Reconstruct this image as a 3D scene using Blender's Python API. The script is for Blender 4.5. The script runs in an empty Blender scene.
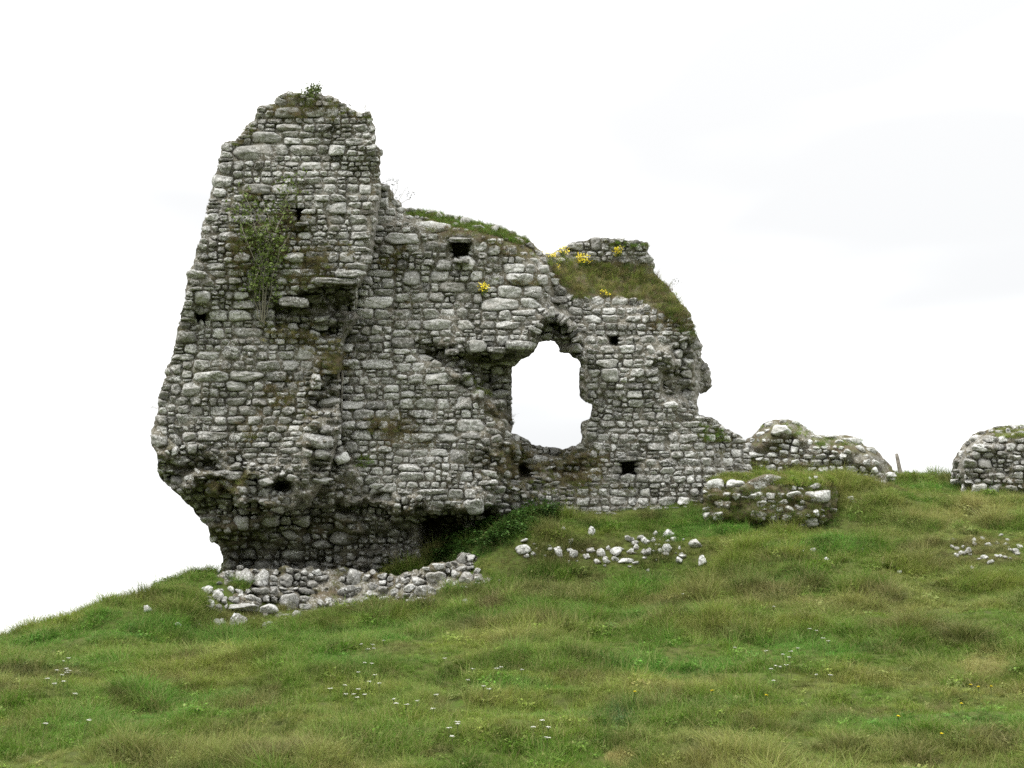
import bpy, math
import numpy as np
from mathutils import Vector, Matrix, Euler

# ------------------------------------------------------------------ camera, sky, sun, exposure
SC = bpy.context.scene
COL = SC.collection
F = 995.6                       # focal length in pixels of the 1024 wide frame (35 mm lens)
PITCH = math.radians(15.0)
CAM = np.array([0.0, 0.0, 1.6])
cam_d = bpy.data.cameras.new('camera'); cam_d.lens = 35.0; cam_d.sensor_width = 36.0
cam_d.clip_start = 0.1; cam_d.clip_end = 6000
cam = bpy.data.objects.new('camera', cam_d); COL.objects.link(cam)
cam.location = CAM; cam.rotation_euler = (math.radians(90) + PITCH, 0, 0)
SC.camera = cam

SUN_EL, SUN_AZ = math.radians(56), math.radians(232)      # azimuth clockwise from +Y: behind the camera, to the left
world = bpy.data.worlds.new('World'); SC.world = world; world.use_nodes = True
wn, wl = world.node_tree.nodes, world.node_tree.links
wn.clear()
wo = wn.new('ShaderNodeOutputWorld'); bg = wn.new('ShaderNodeBackground')
sky = wn.new('ShaderNodeTexSky'); sky.sky_type = 'NISHITA'; sky.sun_disc = False
sky.sun_elevation = SUN_EL; sky.sun_rotation = SUN_AZ; sky.dust_density = 3.0
tc = wn.new('ShaderNodeTexCoord')
sep = wn.new('ShaderNodeSeparateXYZ'); wl.new(tc.outputs['Generated'], sep.inputs[0])
ramp = wn.new('ShaderNodeValToRGB')                      # overcast: brighter towards the zenith
ramp.color_ramp.elements[0].position = 0.0; ramp.color_ramp.elements[0].color = (10.5, 10.5, 10.4, 1)
ramp.color_ramp.elements[1].position = 1.0; ramp.color_ramp.elements[1].color = (30.5, 30, 29, 1)
e = ramp.color_ramp.elements.new(0.62); e.color = (12.1, 12.0, 11.8, 1)
wl.new(sep.outputs['Z'], ramp.inputs[0])
mp = wn.new('ShaderNodeMapping'); mp.inputs['Scale'].default_value = (0.9, 0.9, 3.4); mp.inputs['Rotation'].default_value = (0, math.radians(-14), 0)
mp.inputs['Location'].default_value = (0.35, 0.0, 0.72)
vr = wn.new('ShaderNodeVectorRotate'); vr.rotation_type = 'Z_AXIS'; vr.inputs['Angle'].default_value = math.radians(44)
wl.new(tc.outputs['Generated'], vr.inputs['Vector']); wl.new(vr.outputs[0], mp.inputs[0])
cn = wn.new('ShaderNodeTexNoise'); cn.inputs['Scale'].default_value = 1.7; cn.inputs['Detail'].default_value = 3; cn.inputs['Roughness'].default_value = 0.4
wl.new(mp.outputs[0], cn.inputs['Vector'])
cr = wn.new('ShaderNodeMapRange'); cr.inputs['From Min'].default_value = 0.40; cr.inputs['From Max'].default_value = 0.64
cr.inputs['To Min'].default_value = 1.0; cr.inputs['To Max'].default_value = 0.36; cr.interpolation_type = 'SMOOTHSTEP'
wl.new(cn.outputs['Fac'], cr.inputs['Value'])
cm = wn.new('ShaderNodeMix'); cm.data_type = 'RGBA'; cm.blend_type = 'MULTIPLY'; cm.inputs['Factor'].default_value = 1.0
wl.new(ramp.outputs[0], cm.inputs['A'])
cg = wn.new('ShaderNodeMix'); cg.data_type = 'RGBA'
cg.inputs['A'].default_value = (0.525, 0.53, 0.535, 1); cg.inputs['B'].default_value = (1, 1, 1, 1)
cr2 = wn.new('ShaderNodeMapRange'); cr2.inputs['From Min'].default_value = 0.38; cr2.inputs['From Max'].default_value = 0.64
cr2.inputs['To Min'].default_value = 1.0; cr2.inputs['To Max'].default_value = 0.0; cr2.interpolation_type = 'SMOOTHSTEP'
wl.new(cn.outputs['Fac'], cr2.inputs['Value']); wl.new(cr2.outputs[0], cg.inputs['Factor'])
wl.new(cg.outputs['Result'], cm.inputs['B'])
mx = wn.new('ShaderNodeMix'); mx.data_type = 'RGBA'; mx.inputs['Factor'].default_value = 0.93
wl.new(sky.outputs[0], mx.inputs['A']); wl.new(cm.outputs['Result'], mx.inputs['B'])
wl.new(mx.outputs['Result'], bg.inputs[0]); bg.inputs[1].default_value = 0.1
wl.new(bg.outputs[0], wo.inputs[0])

sd = bpy.data.lights.new('sun', 'SUN'); sd.energy = 1.3; sd.angle = math.radians(14); sd.color = (1, 0.97, 0.92)
sun = bpy.data.objects.new('sun', sd); COL.objects.link(sun)
sdir = Vector((math.sin(SUN_AZ) * math.cos(SUN_EL), math.cos(SUN_AZ) * math.cos(SUN_EL), math.sin(SUN_EL)))
sun.rotation_euler = sdir.to_track_quat('Z', 'Y').to_euler(); sun.location = (-20, -20, 40)
SC.view_settings.view_transform = 'Standard'; SC.view_settings.look = 'None'
SC.view_settings.exposure = 0.75; SC.view_settings.gamma = 1.0; SC.view_settings.use_curve_mapping = False
SC.cycles.use_denoising = False; SC.cycles.pixel_filter_type = 'BLACKMAN_HARRIS'; SC.cycles.filter_width = 1.6
SC.cycles.max_bounces = 5; SC.cycles.diffuse_bounces = 3; SC.cycles.transparent_max_bounces = 8
SC.render.film_transparent = False

# ------------------------------------------------------------------ maths helpers
RNG = np.random.default_rng(7)
CP, SP = math.cos(PITCH), math.sin(PITCH)

def unproj(px, py, Y):
    """world point on the view direction of picture position (px, py) at forward distance Y"""
    px = np.asarray(px, float); py = np.asarray(py, float); Y = np.asarray(Y, float)
    xc = (px - 512) / F; yc = (384 - py) / F
    dy = CP - yc * SP; dz = SP + yc * CP
    t = Y / dy
    return np.stack([xc * t, Y + 0 * t, CAM[2] + dz * t], -1)

def proj(P):
    d = P - CAM
    fw = d[..., 1] * CP + d[..., 2] * SP
    up = -d[..., 1] * SP + d[..., 2] * CP
    return 512 + F * d[..., 0] / fw, 384 - F * up / fw

def _hash(i, j, k, s):
    h = (i * 374761393 + j * 668265263 + k * 2147483647 + s * 1274126177) & 0xFFFFFFFF
    h = ((h ^ (h >> 13)) * 1274126177) & 0xFFFFFFFF
    h = ((h ^ (h >> 16)) * 2246822519) & 0xFFFFFFFF
    return ((h ^ (h >> 15)) & 0xFFFFFF) / float(0xFFFFFF)

def vnoise(x, y, z=0.0, s=0):
    x, y, z = np.broadcast_arrays(np.asarray(x, float), np.asarray(y, float), np.asarray(z, float))
    i = np.floor(x).astype(np.int64); j = np.floor(y).astype(np.int64); k = np.floor(z).astype(np.int64)
    u = x - i; v = y - j; w = z - k
    u = u * u * (3 - 2 * u); v = v * v * (3 - 2 * v); w = w * w * (3 - 2 * w)
    def lp(a, b, t): return a + (b - a) * t
    c = [[[_hash(i + a, j + b, k + d, s) for d in (0, 1)] for b in (0, 1)] for a in (0, 1)]
    return lp(lp(lp(c[0][0][0], c[1][0][0], u), lp(c[0][1][0], c[1][1][0], u), v),
              lp(lp(c[0][0][1], c[1][0][1], u), lp(c[0][1][1], c[1][1][1], u), v), w) * 2 - 1

def fbm(x, y, z=0.0, s=0, o=4, g=0.5):
    a, t, f = 1.0, 0.0, 1.0
    for q in range(o):
        t = t + a * vnoise(x * f, y * f, z * f, s + q * 17); a *= g; f *= 2.03
    return t

def sstep(a, b, x):
    t = np.clip((x - a) / (b - a), 0, 1); return t * t * (3 - 2 * t)

W, H = 1124, 868                                          # raster with a 50 px margin on every side
OX, OY = 50, 50
def pmask(poly):
    """even-odd raster of a picture-space polygon"""
    m = np.zeros((H, W), bool)
    P = np.array(poly, float) + [OX, OY]
    ys = np.arange(H) + 0.0; xs = np.arange(W) + 0.0
    n = len(P)
    for a in range(n):
        x0, y0 = P[a]; x1, y1 = P[(a + 1) % n]
        if y0 == y1: continue
        rows = np.where((ys >= min(y0, y1)) & (ys < max(y0, y1)))[0]
        for r in rows:
            xi = x0 + (r - y0) * (x1 - x0) / (y1 - y0)
            m[r, xs > xi] ^= True
    return m
def blur(a, r):
    a = a.astype(float)
    r = max(1, int(r))
    for _ in range(3):
        for ax in (0, 1):
            c = np.cumsum(np.pad(a, [(r + 1, r) if q == ax else (0, 0) for q in (0, 1)], mode='edge'), axis=ax)
            n = a.shape[ax]
            hi = np.take(c, np.arange(2 * r + 1, 2 * r + 1 + n), axis=ax); lo = np.take(c, np.arange(0, n), axis=ax)
            a = (hi - lo) / (2 * r + 1)
    return a
def sample(a, px, py):
    x = np.clip(np.asarray(px, float) + OX, 0, W - 1.001); y = np.clip(np.asarray(py, float) + OY, 0, H - 1.001)
    i = x.astype(int); j = y.astype(int); u = x - i; v = y - j
    return (a[j, i] * (1 - u) + a[j, i + 1] * u) * (1 - v) + (a[j + 1, i] * (1 - u) + a[j + 1, i + 1] * u) * v
GX, GY = np.meshgrid(np.arange(W) - OX, np.arange(H) - OY)

# ------------------------------------------------------------------ object helpers
def mesh_obj(name, V, Fc, mat, parent=None, smooth=True, attrs=None, uvs=None):
    me = bpy.data.meshes.new(name)
    V = np.asarray(V, np.float32)
    Fc = np.asarray(Fc, np.int32)
    me.vertices.add(len(V)); me.vertices.foreach_set('co', V.ravel())
    k = Fc.shape[1]
    me.loops.add(Fc.size); me.loops.foreach_set('vertex_index', Fc.ravel())
    me.polygons.add(len(Fc)); me.polygons.foreach_set('loop_start', np.arange(0, Fc.size, k, dtype=np.int32))
    me.update(calc_edges=True)
    me.validate()
    if smooth: me.polygons.foreach_set('use_smooth', np.ones(len(me.polygons), bool))
    for an, av in (attrs or {}).items():
        av = np.asarray(av, np.float32)
        if av.ndim == 2:
            a = me.attributes.new(an, 'FLOAT_COLOR', 'POINT')
            a.data.foreach_set('color', np.concatenate([av, np.ones((len(av), 1), np.float32)], 1).ravel())
        else:
            a = me.attributes.new(an, 'FLOAT', 'POINT'); a.data.foreach_set('value', av)
    o = bpy.data.objects.new(name, me); COL.objects.link(o)
    if mat: me.materials.append(mat)
    if parent: o.parent = parent; o.matrix_parent_inverse = parent.matrix_world.inverted() if False else Matrix.Translation(-Vector(parent.location))
    return o
def tag(o, label=None, cat=None, group=None, kind=None):
    if label: o['label'] = label
    if cat: o['category'] = cat
    if group: o['group'] = group
    if kind: o['kind'] = kind
    return o
def empty(name, loc):
    o = bpy.data.objects.new(name, None); COL.objects.link(o); o.location = loc; o.empty_display_size = 0.2
    return o
def setorigin(o, c):
    """put a mesh object's origin at its base"""
    c = Vector(c); me = o.data
    co = np.empty(len(me.vertices) * 3, np.float32); me.vertices.foreach_get('co', co)
    co = co.reshape(-1, 3) - np.array(c, np.float32); me.vertices.foreach_set('co', co.ravel()); me.update()
    o.location = c

# ------------------------------------------------------------------ materials
def newmat(name):
    m = bpy.data.materials.new(name); m.use_nodes = True
    n = m.node_tree.nodes; l = m.node_tree.links
    return m, n, l, n['Principled BSDF']
def noise(n, l, vec, sc, det=4, rough=0.55, dist=0.0):
    t = n.new('ShaderNodeTexNoise'); t.inputs['Scale'].default_value = sc; t.inputs['Detail'].default_value = det
    t.inputs['Roughness'].default_value = rough; t.inputs['Distortion'].default_value = dist
    l.new(vec, t.inputs['Vector']); return t.outputs['Fac']
def rng_(n, l, v, a, b, c=0.0, d=1.0, clamp=True):
    t = n.new('ShaderNodeMapRange'); t.clamp = clamp
    for k, x in zip(('From Min', 'From Max', 'To Min', 'To Max'), (a, b, c, d)): t.inputs[k].default_value = x
    if hasattr(v, 'links') or hasattr(v, 'is_linked'): l.new(v, t.inputs['Value'])
    return t.outputs[0]
def mixc(n, l, f, a, b, bt='MIX'):
    t = n.new('ShaderNodeMix'); t.data_type = 'RGBA'; t.blend_type = bt
    for k, x in (('Factor', f), ('A', a), ('B', b)):
        if isinstance(x, (tuple, float, int)): t.inputs[k].default_value = (*x, 1) if isinstance(x, tuple) else x
        else: l.new(x, t.inputs[k])
    return t.outputs['Result']
def math_(n, l, op, a, b=None):
    t = n.new('ShaderNodeMath'); t.operation = op
    for k, x in ((0, a), (1, b)):
        if x is None: continue
        if isinstance(x, (float, int)): t.inputs[k].default_value = x
        else: l.new(x, t.inputs[k])
    return t.outputs[0]

def stone_material(name, dark=(0.066, 0.066, 0.060), mid=(0.235, 0.230, 0.213), lite=(0.435, 0.435, 0.415), lichen=(0.74, 0.745, 0.73), bias=0.0, licb=0.0):
    """weathered limestone; attribute 'st' = (tone of the stone, moss, lichen)"""
    m, n, l, b = newmat(name)
    geo = n.new('ShaderNodeNewGeometry').outputs['Position']
    at = n.new('ShaderNodeAttribute'); at.attribute_name = 'st'
    sp = n.new('ShaderNodeSeparateColor'); l.new(at.outputs['Color'], sp.inputs[0])
    tone, moss, lic = sp.outputs[0], sp.outputs[1], sp.outputs[2]
    n1 = noise(n, l, geo, 7.0, 5, 0.6); n2 = noise(n, l, geo, 28.0, 5, 0.68, 0.5); n3 = noise(n, l, geo, 90.0, 3, 0.6)
    v = math_(n, l, 'ADD', tone, rng_(n, l, n2, 0.3, 0.7, -0.34 + bias, 0.34 + bias, False))
    v = math_(n, l, 'ADD', v, rng_(n, l, n1, 0.3, 0.7, -0.12, 0.12, False))
    r = n.new('ShaderNodeValToRGB'); l.new(v, r.inputs[0])
    cr_ = r.color_ramp; cr_.elements[0].position = 0.12; cr_.elements[0].color = (*dark, 1)
    cr_.elements[1].position = 0.95; cr_.elements[1].color = (*lite, 1)
    e_ = cr_.elements.new(0.5); e_.color = (*mid, 1)
    # pale lichen crusts with crisp edges, black specks between them
    lf0 = math_(n, l, 'ADD', noise(n, l, geo, 13.0, 6, 0.72, 0.8), noise(n, l, geo, 34.0, 4, 0.7, 0.4))
    lf = math_(n, l, 'ADD', rng_(n, l, lf0, 0.80, 1.18, -0.5, 0.70, False), lic)
    lf = rng_(n, l, lf, 0.46 - licb, 0.62 - licb)
    c = mixc(n, l, math_(n, l, 'MULTIPLY', lf, 0.8), r.outputs[0], lichen)
    c = mixc(n, l, rng_(n, l, n3, 0.58, 0.66, 0, 0.6), c, dark)
    c = mixc(n, l, rng_(n, l, noise(n, l, geo, 9.0, 6, 0.75, 1.0), 0.56, 0.66, 0, 0.55), c, tuple(x * 1.5 for x in dark))
    # warm stain
    c = mixc(n, l, rng_(n, l, noise(n, l, geo, 2.3, 3), 0.5, 0.75, 0, 0.35), c, (0.20, 0.17, 0.12))
    mf = math_(n, l, 'ADD', moss, rng_(n, l, noise(n, l, geo, 22.0, 4, 0.7), 0.3, 0.7, -0.35, 0.35, False))
    mc = mixc(n, l, rng_(n, l, noise(n, l, geo, 4.0, 3), 0.38, 0.62), (0.105, 0.080, 0.046), (0.085, 0.088, 0.034))
    c = mixc(n, l, rng_(n, l, mf, 0.48, 0.72, 0, 0.92), c, mc)
    l.new(c, b.inputs['Base Color'])
    b.inputs['Roughness'].default_value = 0.93
    b.inputs['Specular IOR Level'].default_value = 0.25
    bp = n.new('ShaderNodeBump'); bp.inputs['Strength'].default_value = 0.75; bp.inputs['Distance'].default_value = 0.02
    hs = math_(n, l, 'ADD', n2, math_(n, l, 'MULTIPLY', n3, 0.5)); l.new(hs, bp.inputs['Height'])
    l.new(bp.outputs[0], b.inputs['Normal'])
    return m
M_STONE = stone_material('limestone')
M_WHITE = stone_material('lichened_limestone', dark=(0.10, 0.098, 0.088), mid=(0.33, 0.33, 0.31), lite=(0.56, 0.565, 0.545), lichen=(0.78, 0.79, 0.77), licb=0.16)
M_CORE = stone_material('rubble_core', dark=(0.05, 0.046, 0.034), mid=(0.155, 0.145, 0.115), lite=(0.30, 0.285, 0.24), licb=-0.02)

def simple(name, col, var=0.3, rough=0.8, sc=30.0, trans=False):
    m, n, l, b = newmat(name)
    geo = n.new('ShaderNodeNewGeometry').outputs['Position']
    f = noise(n, l, geo, sc, 3)
    a = tuple(x * (1 - var) for x in col); c = tuple(min(1, x * (1 + var)) for x in col)
    l.new(mixc(n, l, rng_(n, l, f, 0.3, 0.7), a, c), b.inputs['Base Color']); b.inputs['Roughness'].default_value = rough
    b.inputs['Specular IOR Level'].default_value = 0.2
    return m
def blade_material(name):
    m, n, l, b = newmat(name)
    at = n.new('ShaderNodeAttribute'); at.attribute_type = 'INSTANCER'; at.attribute_name = 'gcol'
    bt = n.new('ShaderNodeAttribute'); bt.attribute_name = 'bv'          # (value, dryness, -) of each blade
    sp = n.new('ShaderNodeSeparateColor'); l.new(bt.outputs['Color'], sp.inputs[0])
    c = mixc(n, l, 1.0, at.outputs['Color'], n_val(n, l, sp.outputs[0]), 'MULTIPLY')
    c = mixc(n, l, sp.outputs[1], c, (0.34, 0.30, 0.13))
    l.new(c, b.inputs['Base Color']); b.inputs['Roughness'].default_value = 0.6
    b.inputs['Specular IOR Level'].default_value = 0.25
    tr = n.new('ShaderNodeBsdfTranslucent'); l.new(c, tr.inputs[0])
    ms = n.new('ShaderNodeMixShader'); ms.inputs[0].default_value = 0.3
    l.new(b.outputs[0], ms.inputs[1]); l.new(tr.outputs[0], ms.inputs[2])
    l.new(ms.outputs[0], n['Material Output'].inputs[0])
    return m
def n_val(n, l, v):
    t = n.new('ShaderNodeCombineColor')
    for k in range(3): l.new(v, t.inputs[k])
    return t.outputs[0]
M_BLADE = blade_material('grass_blades')

# ------------------------------------------------------------------ the hill
ctrl = []
def cp(px, py, Y): ctrl.append(unproj(px, py, Y))
def cw(x, y, z): ctrl.append(np.array([x, y, z], float))
for x, Y in ((-120, 9.3), (200, 9.1), (512, 9.0), (820, 8.9), (1150, 8.8)): cp(x, 768, Y)
for x, Y in ((-150, 12.2), (150, 11.8), (512, 11.4), (850, 11.2), (1180, 11.0)): cp(x, 700, Y)
for x, Y in ((100, 14.9), (300, 14.5), (512, 13.6), (760, 13.3), (1040, 12.8)): cp(x, 652, Y)
# the left skyline and the ground falling away behind it
sk = [(-60, 655, 16.6), (0, 641, 17.0), (51, 626, 17.5), (86, 615, 17.9), (140, 608, 18.4), (178, 585, 19.3), (216, 572, 20.2)]
for x, y, Y in sk: cp(x, y + 1, Y)
for x, y, Y in sk: cp(x, y + 8, Y - 1.6)
for x, y, Y in sk: cp(x - 6, y + 14, Y + 2.2)
# in front of and under the ruin
for x, y, Y in ((230, 618, 18.0), (300, 622, 17.8), (360, 612, 17.9), (430, 600, 18.2), (488, 582, 18.7), (200, 628, 17.2), (250, 650, 15.6), (400, 632, 16.2),
                (225, 583, 20.2), (300, 594, 20.3), (380, 591, 20.4), (425, 584, 20.3), (452, 560, 20.6), (500, 520, 21.4), (560, 508, 21.7), (640, 494, 21.8), (700, 484, 22.2), (745, 476, 22.8),
                (520, 576, 19.0), (600, 576, 18.9), (700, 580, 18.7), (520, 541, 19.6), (600, 530, 20.0), (700, 534, 19.8), (512, 610, 16.6), (640, 606, 16.4),
                (600, 512, 21.0), (690, 517, 20.8), (780, 521, 20.7), (850, 514, 20.9), (700, 486, 21.6), (780, 484, 22.0), (850, 484, 22.0),
                (760, 478, 23.4), (830, 478, 24.0), (895, 478, 24.8), (930, 478, 25.0), (965, 484, 24.6), (1024, 499, 23.6), (1080, 505, 23.4),
                (1024, 600, 15.6), (1024, 550, 18.2), (1024, 520, 20.6), (880, 560, 18.0), (880, 600, 15.9), (880, 522, 20.4), (760, 560, 18.4), (760, 600, 16.2), (900, 495, 22.6), (960, 500, 22.4)):
    cp(x, y, Y)
for x, y, z in ((-14, 27, 0.2), (-6, 27, 2.2), (0, 28, 4.0), (6, 29, 5.2), (12, 30, 5.4), (18, 30, 5.3), (25, 26, 5.0), (30, 15, 3.0), (30, 5, 1.0), (16, 3, 0.2),
                (-14, 40, -3.5), (0, 40, 0.0), (14, 42, 2.2), (30, 42, 2.5), (-25, 25, -2.5), (-25, 10, -0.8), (-20, 17, -0.3), (0, 0, 0.0), (-15, 0, -0.5), (15, -3, -0.4), (0, -10, -1.2), (-10, 5, -0.15), (5, 5, 0.22), (38, 20, 4.0), (-38, 30, -5), (38, 55, -1), (0, 60, -5), (-38, 0, -3), (38, -10, -2), (-20, -12, -3)):
    cw(x, y, z)
C_ = np.array(ctrl)
def _tps(r2): return np.where(r2 > 0, 0.5 * r2 * np.log(np.maximum(r2, 1e-12)), 0)
def tps_fit(P, lam=0.02):
    n = len(P); d = ((P[:, None, :2] - P[None, :, :2]) ** 2).sum(-1)
    A = np.zeros((n + 3, n + 3)); A[:n, :n] = _tps(d) + lam * np.eye(n)
    A[:n, n] = 1; A[:n, n + 1:] = P[:, :2]; A[n, :n] = 1; A[n + 1:, :n] = P[:, :2].T
    return np.linalg.solve(A, np.concatenate([P[:, 2], np.zeros(3)]))
TW = tps_fit(C_)
def tz(x, y):
    s = x.shape; x = x.ravel(); y = y.ravel(); z = np.zeros(len(x))
    for a in range(0, len(x), 20000):
        X = x[a:a + 20000]; Y_ = y[a:a + 20000]
        d = (X[:, None] - C_[None, :, 0]) ** 2 + (Y_[:, None] - C_[None, :, 1]) ** 2
        z[a:a + 20000] = _tps(d) @ TW[:-3] + TW[-3] + TW[-2] * X + TW[-1] * Y_
    return z.reshape(s)
# fine patch: x -32..32, y -6..46
GS = 0.16
gx = np.arange(-32, 32.01, GS); gy = np.arange(-8, 46.01, GS)
XX, YY = np.meshgrid(gx, gy)
ZZ = tz(XX, YY)
ZZ += 0.085 * fbm(XX * 0.55, YY * 0.8, 0, 3, 3) * sstep(3, 8, YY) + 0.035 * fbm(XX * 2.2, YY * 2.8, 0, 9, 3)
ZZ += 0.05 * fbm(XX * 1.3, YY * 1.7, 0, 33, 2) * sstep(6, 8, YY)
ZZ += 0.10 * np.maximum(0, fbm(XX * 0.35, YY * 1.5, 0, 31, 2)) * sstep(6, 10, YY)      # low sheep-track terraces
def gz(x, y):
    u = np.clip((np.asarray(x, float) - gx[0]) / GS, 0, len(gx) - 1.001); v = np.clip((np.asarray(y, float) - gy[0]) / GS, 0, len(gy) - 1.001)
    i = u.astype(int); j = v.astype(int); u = u - i; v = v - j
    return (ZZ[j, i] * (1 - u) + ZZ[j, i + 1] * u) * (1 - v) + (ZZ[j + 1, i] * (1 - u) + ZZ[j + 1, i + 1] * u) * v
YS = np.arange(6.5, 30, 0.04)
def ground_hit(px, py):
    """where the view direction of (px, py) first meets the hill"""
    P = unproj(np.full(YS.shape, float(px)), np.full(YS.shape, float(py)), YS)
    below = P[:, 2] < gz(P[:, 0], P[:, 1])
    k = int(np.argmax(below)) if below.any() else None
    return None if k is None else P[k]
def grid_faces(nr, nc):
    i = np.arange((nr - 1) * nc).reshape(nr - 1, nc)[:, :-1].ravel()
    return np.stack([i, i + 1, i + nc + 1, i + nc], 1)
# outer coordinates reach the horizon in one sheet
ext = np.array([1, 3, 7, 15, 30, 60, 120, 250, 500, 1000, 2000.])
ax = np.concatenate([gx[0] - ext[::-1], gx, gx[-1] + ext]); ay = np.concatenate([gy[0] - ext[::-1], gy, gy[-1] + ext])
AX, AY = np.meshgrid(ax, ay)
ox = np.clip(AX, gx[0], gx[-1]); oy = np.clip(AY, gy[0], gy[-1])
dist = np.hypot(AX - ox, AY - oy)
base = gz(ox, oy)
AZ = np.where(dist > 0, -8 + (base + 8) * np.exp(-dist / 25.0), base)
m_g, n, l, b = newmat('turf')
geo = n.new('ShaderNodeNewGeometry').outputs['Position']
g1 = rng_(n, l, noise(n, l, geo, 0.8, 4), 0.35, 0.65); g2 = rng_(n, l, noise(n, l, geo, 9, 5, 0.7), 0.3, 0.7)
c = mixc(n, l, g1, (0.070, 0.120, 0.018), (0.105, 0.125, 0.030)); c = mixc(n, l, g2, c, (0.062, 0.064, 0.025))
l.new(c, b.inputs['Base Color']); b.inputs['Roughness'].default_value = 1.0; b.inputs['Specular IOR Level'].default_value = 0.1
hill = mesh_obj('hill_ground', np.stack([AX, AY, AZ], -1).reshape(-1, 3), grid_faces(len(ay), len(ax)), m_g)
tag(hill, 'grassy hillside sloping up to the ruined castle', 'hill', kind='structure')

# ------------------------------------------------------------------ relief of the ruin (forward distance for each picture position)
RUIN = [(151.5, 433), (156, 417), (158, 407), (161.5, 392), (165, 374), (170, 362), (173, 346), (175, 342), (178, 321), (183, 308), (186, 293), (186, 275), (193, 265), (199, 243), (203, 222), (207, 207), (211, 190), (214, 174), (221, 156), (223, 141), (236, 140),
        (246, 126), (254, 121), (254, 105), (274, 103), (277, 95), (292, 91), (305, 93), (330, 96), (343, 102), (355, 112), (372, 113), (375.5, 133), (375, 144), (381, 150), (382, 164), (379, 182), (391, 187), (395, 199), (405, 207), (418, 209), (438, 212), (458, 216), (477, 220), (497, 226), (516, 233), (530, 241), (541, 250),
        (547, 256), (563, 247), (569, 243), (584, 240), (609, 239), (637, 241), (650, 242), (651, 255), (656, 266), (653, 273), (668, 288), (682, 305), (690, 315), (694, 329), (701, 342), (703, 362), (711, 370), (712, 382), (707, 391), (698, 395), (698, 415), (714, 418), (727, 430), (742, 436), (748, 448),
        (750, 500), (700, 520), (500, 560), (440, 600), (215, 600), (219, 572), (221, 562), (221, 545), (211, 542), (210, 534), (201, 519), (188, 506), (170, 489), (159, 476), (160, 459), (155, 450), (151.5, 445)]
SKYHOLE = [(511, 376), (512, 366), (521, 360), (535, 352), (539, 343), (555, 339.5), (559, 352), (570, 354), (579, 360), (579.5, 399), (588, 401), (592, 407), (590, 418), (581, 422), (581, 444), (570, 446), (561, 449), (543, 446), (531, 444), (524, 437), (513, 433)]
JX = 1.8 * vnoise(GX / 4.5, GY / 4.5, 0, 801) + 1.6 * vnoise(GX / 11.0, GY / 8.0, 0, 802); JY = 1.6 * vnoise(GX / 4.5, GY / 4.5, 0, 803) + 1.2 * vnoise(GX / 11.0, GY / 9.0, 0, 804)
m_ruin = sample(pmask(RUIN).astype(float), GX + JX, GY + JY) > .5; m_hole = sample(pmask(SKYHOLE).astype(float), GX + JX * .5, GY + JY * .5) > .5
m_solid = m_ruin & ~m_hole
nA = fbm(GX / 60.0, GY / 60.0, 0, 5, 3)
D = 20.45 + 0.0 * GX
D = D - (GY - 300) * 0.0022                                             # batter
D += 0.18 * nA
# tower block standing forward, its right corner at x ~ 376 above and ~341 below
tw = [(100, 40), (376, 60), (377, 110), (383, 150), (382, 175), (378, 200), (370, 262), (357, 288), (356, 318), (343, 340), (341, 372), (340, 430), (330, 470), (300, 520), (100, 560)]
m_tw = pmask(tw)
D -= 1.45 * blur(m_tw, 1)
D += 0.75 * blur(pmask([(240, 310), (357, 300), (400, 330), (420, 430), (390, 640), (60, 640), (60, 400), (150, 335)]), 22) * blur(m_tw, 2)   # lower block less proud of the wall
# broken niche under the overhanging ledge
D += 0.75 * blur(pmask([(272, 305), (300, 296), (322, 286), (358, 284), (359, 312), (343, 326), (338, 336), (305, 332), (275, 328)]), 2)
D += 0.5 * blur(pmask([(318, 288), (356, 286), (354, 310), (335, 312)]), 1)
# shaft: rough rubble left of the lower corner
D += 0.22 * blur(pmask([(322, 362), (340, 368), (340, 428), (318, 430), (318, 380)]), 3)
# right pier set back, the reveal of the window
rw = pmask([(546, 300), (575, 333), (581, 350), (580, 440), (515, 440), (505, 470), (496, 495), (486, 560), (480, 640), (800, 640), (800, 200), (560, 200)])
D += 1.0 * blur(rw, 5)
D += 0.9 * blur(pmask([(538, 333), (552, 319), (566, 326), (580, 345), (580, 440), (560, 460), (512, 440), (506, 420), (512, 366), (535, 352)]), 2)
# deep embrasure left of the window under the corbelled course
D += 0.62 * blur(pmask([(414, 343), (432, 341), (450, 350), (487, 353), (520, 351), (540, 350), (516, 440), (503, 420), (495, 402), (480, 393), (467, 378), (440, 363), (422, 358)]), 2)
D += 0.55 * blur(pmask([(478, 356), (520, 354), (540, 350), (520, 440), (507, 425), (498, 400), (484, 385)]), 3)
# broken sill
D += 0.45 * blur(pmask([(516, 438), (585, 446), (584, 470), (560, 478), (520, 478)]), 5)
# upper turf slope of the right pier and the little parapet behind it
D += 1.5 * blur(pmask([(540, 230), (670, 230), (690, 300), (640, 292), (600, 288), (560, 268)]), 9)
D += 0.9 * blur(pmask([(394, 180), (560, 205), (548, 262), (520, 242), (480, 226), (400, 214)]), 5)
# rounding at the far right, with the piece of wall behind
D += 1.1 * sstep(682, 712, GX + 0.25 * (GY - 380)) * (GY < 412) * (GY > 300)
D += 1.3 * blur(pmask([(697, 340), (730, 340), (730, 398), (697, 398)]), 2)
D += 0.9 * sstep(690, 752, GX) * sstep(405, 425, GY)
# right pier: broken hollows
D += 0.5 * blur(pmask([(660, 372), (690, 368), (694, 400), (664, 396)]), 2)
D += 0.45 * blur(pmask([(672, 345), (697, 342), (698, 372), (676, 370)]), 3)
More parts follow.
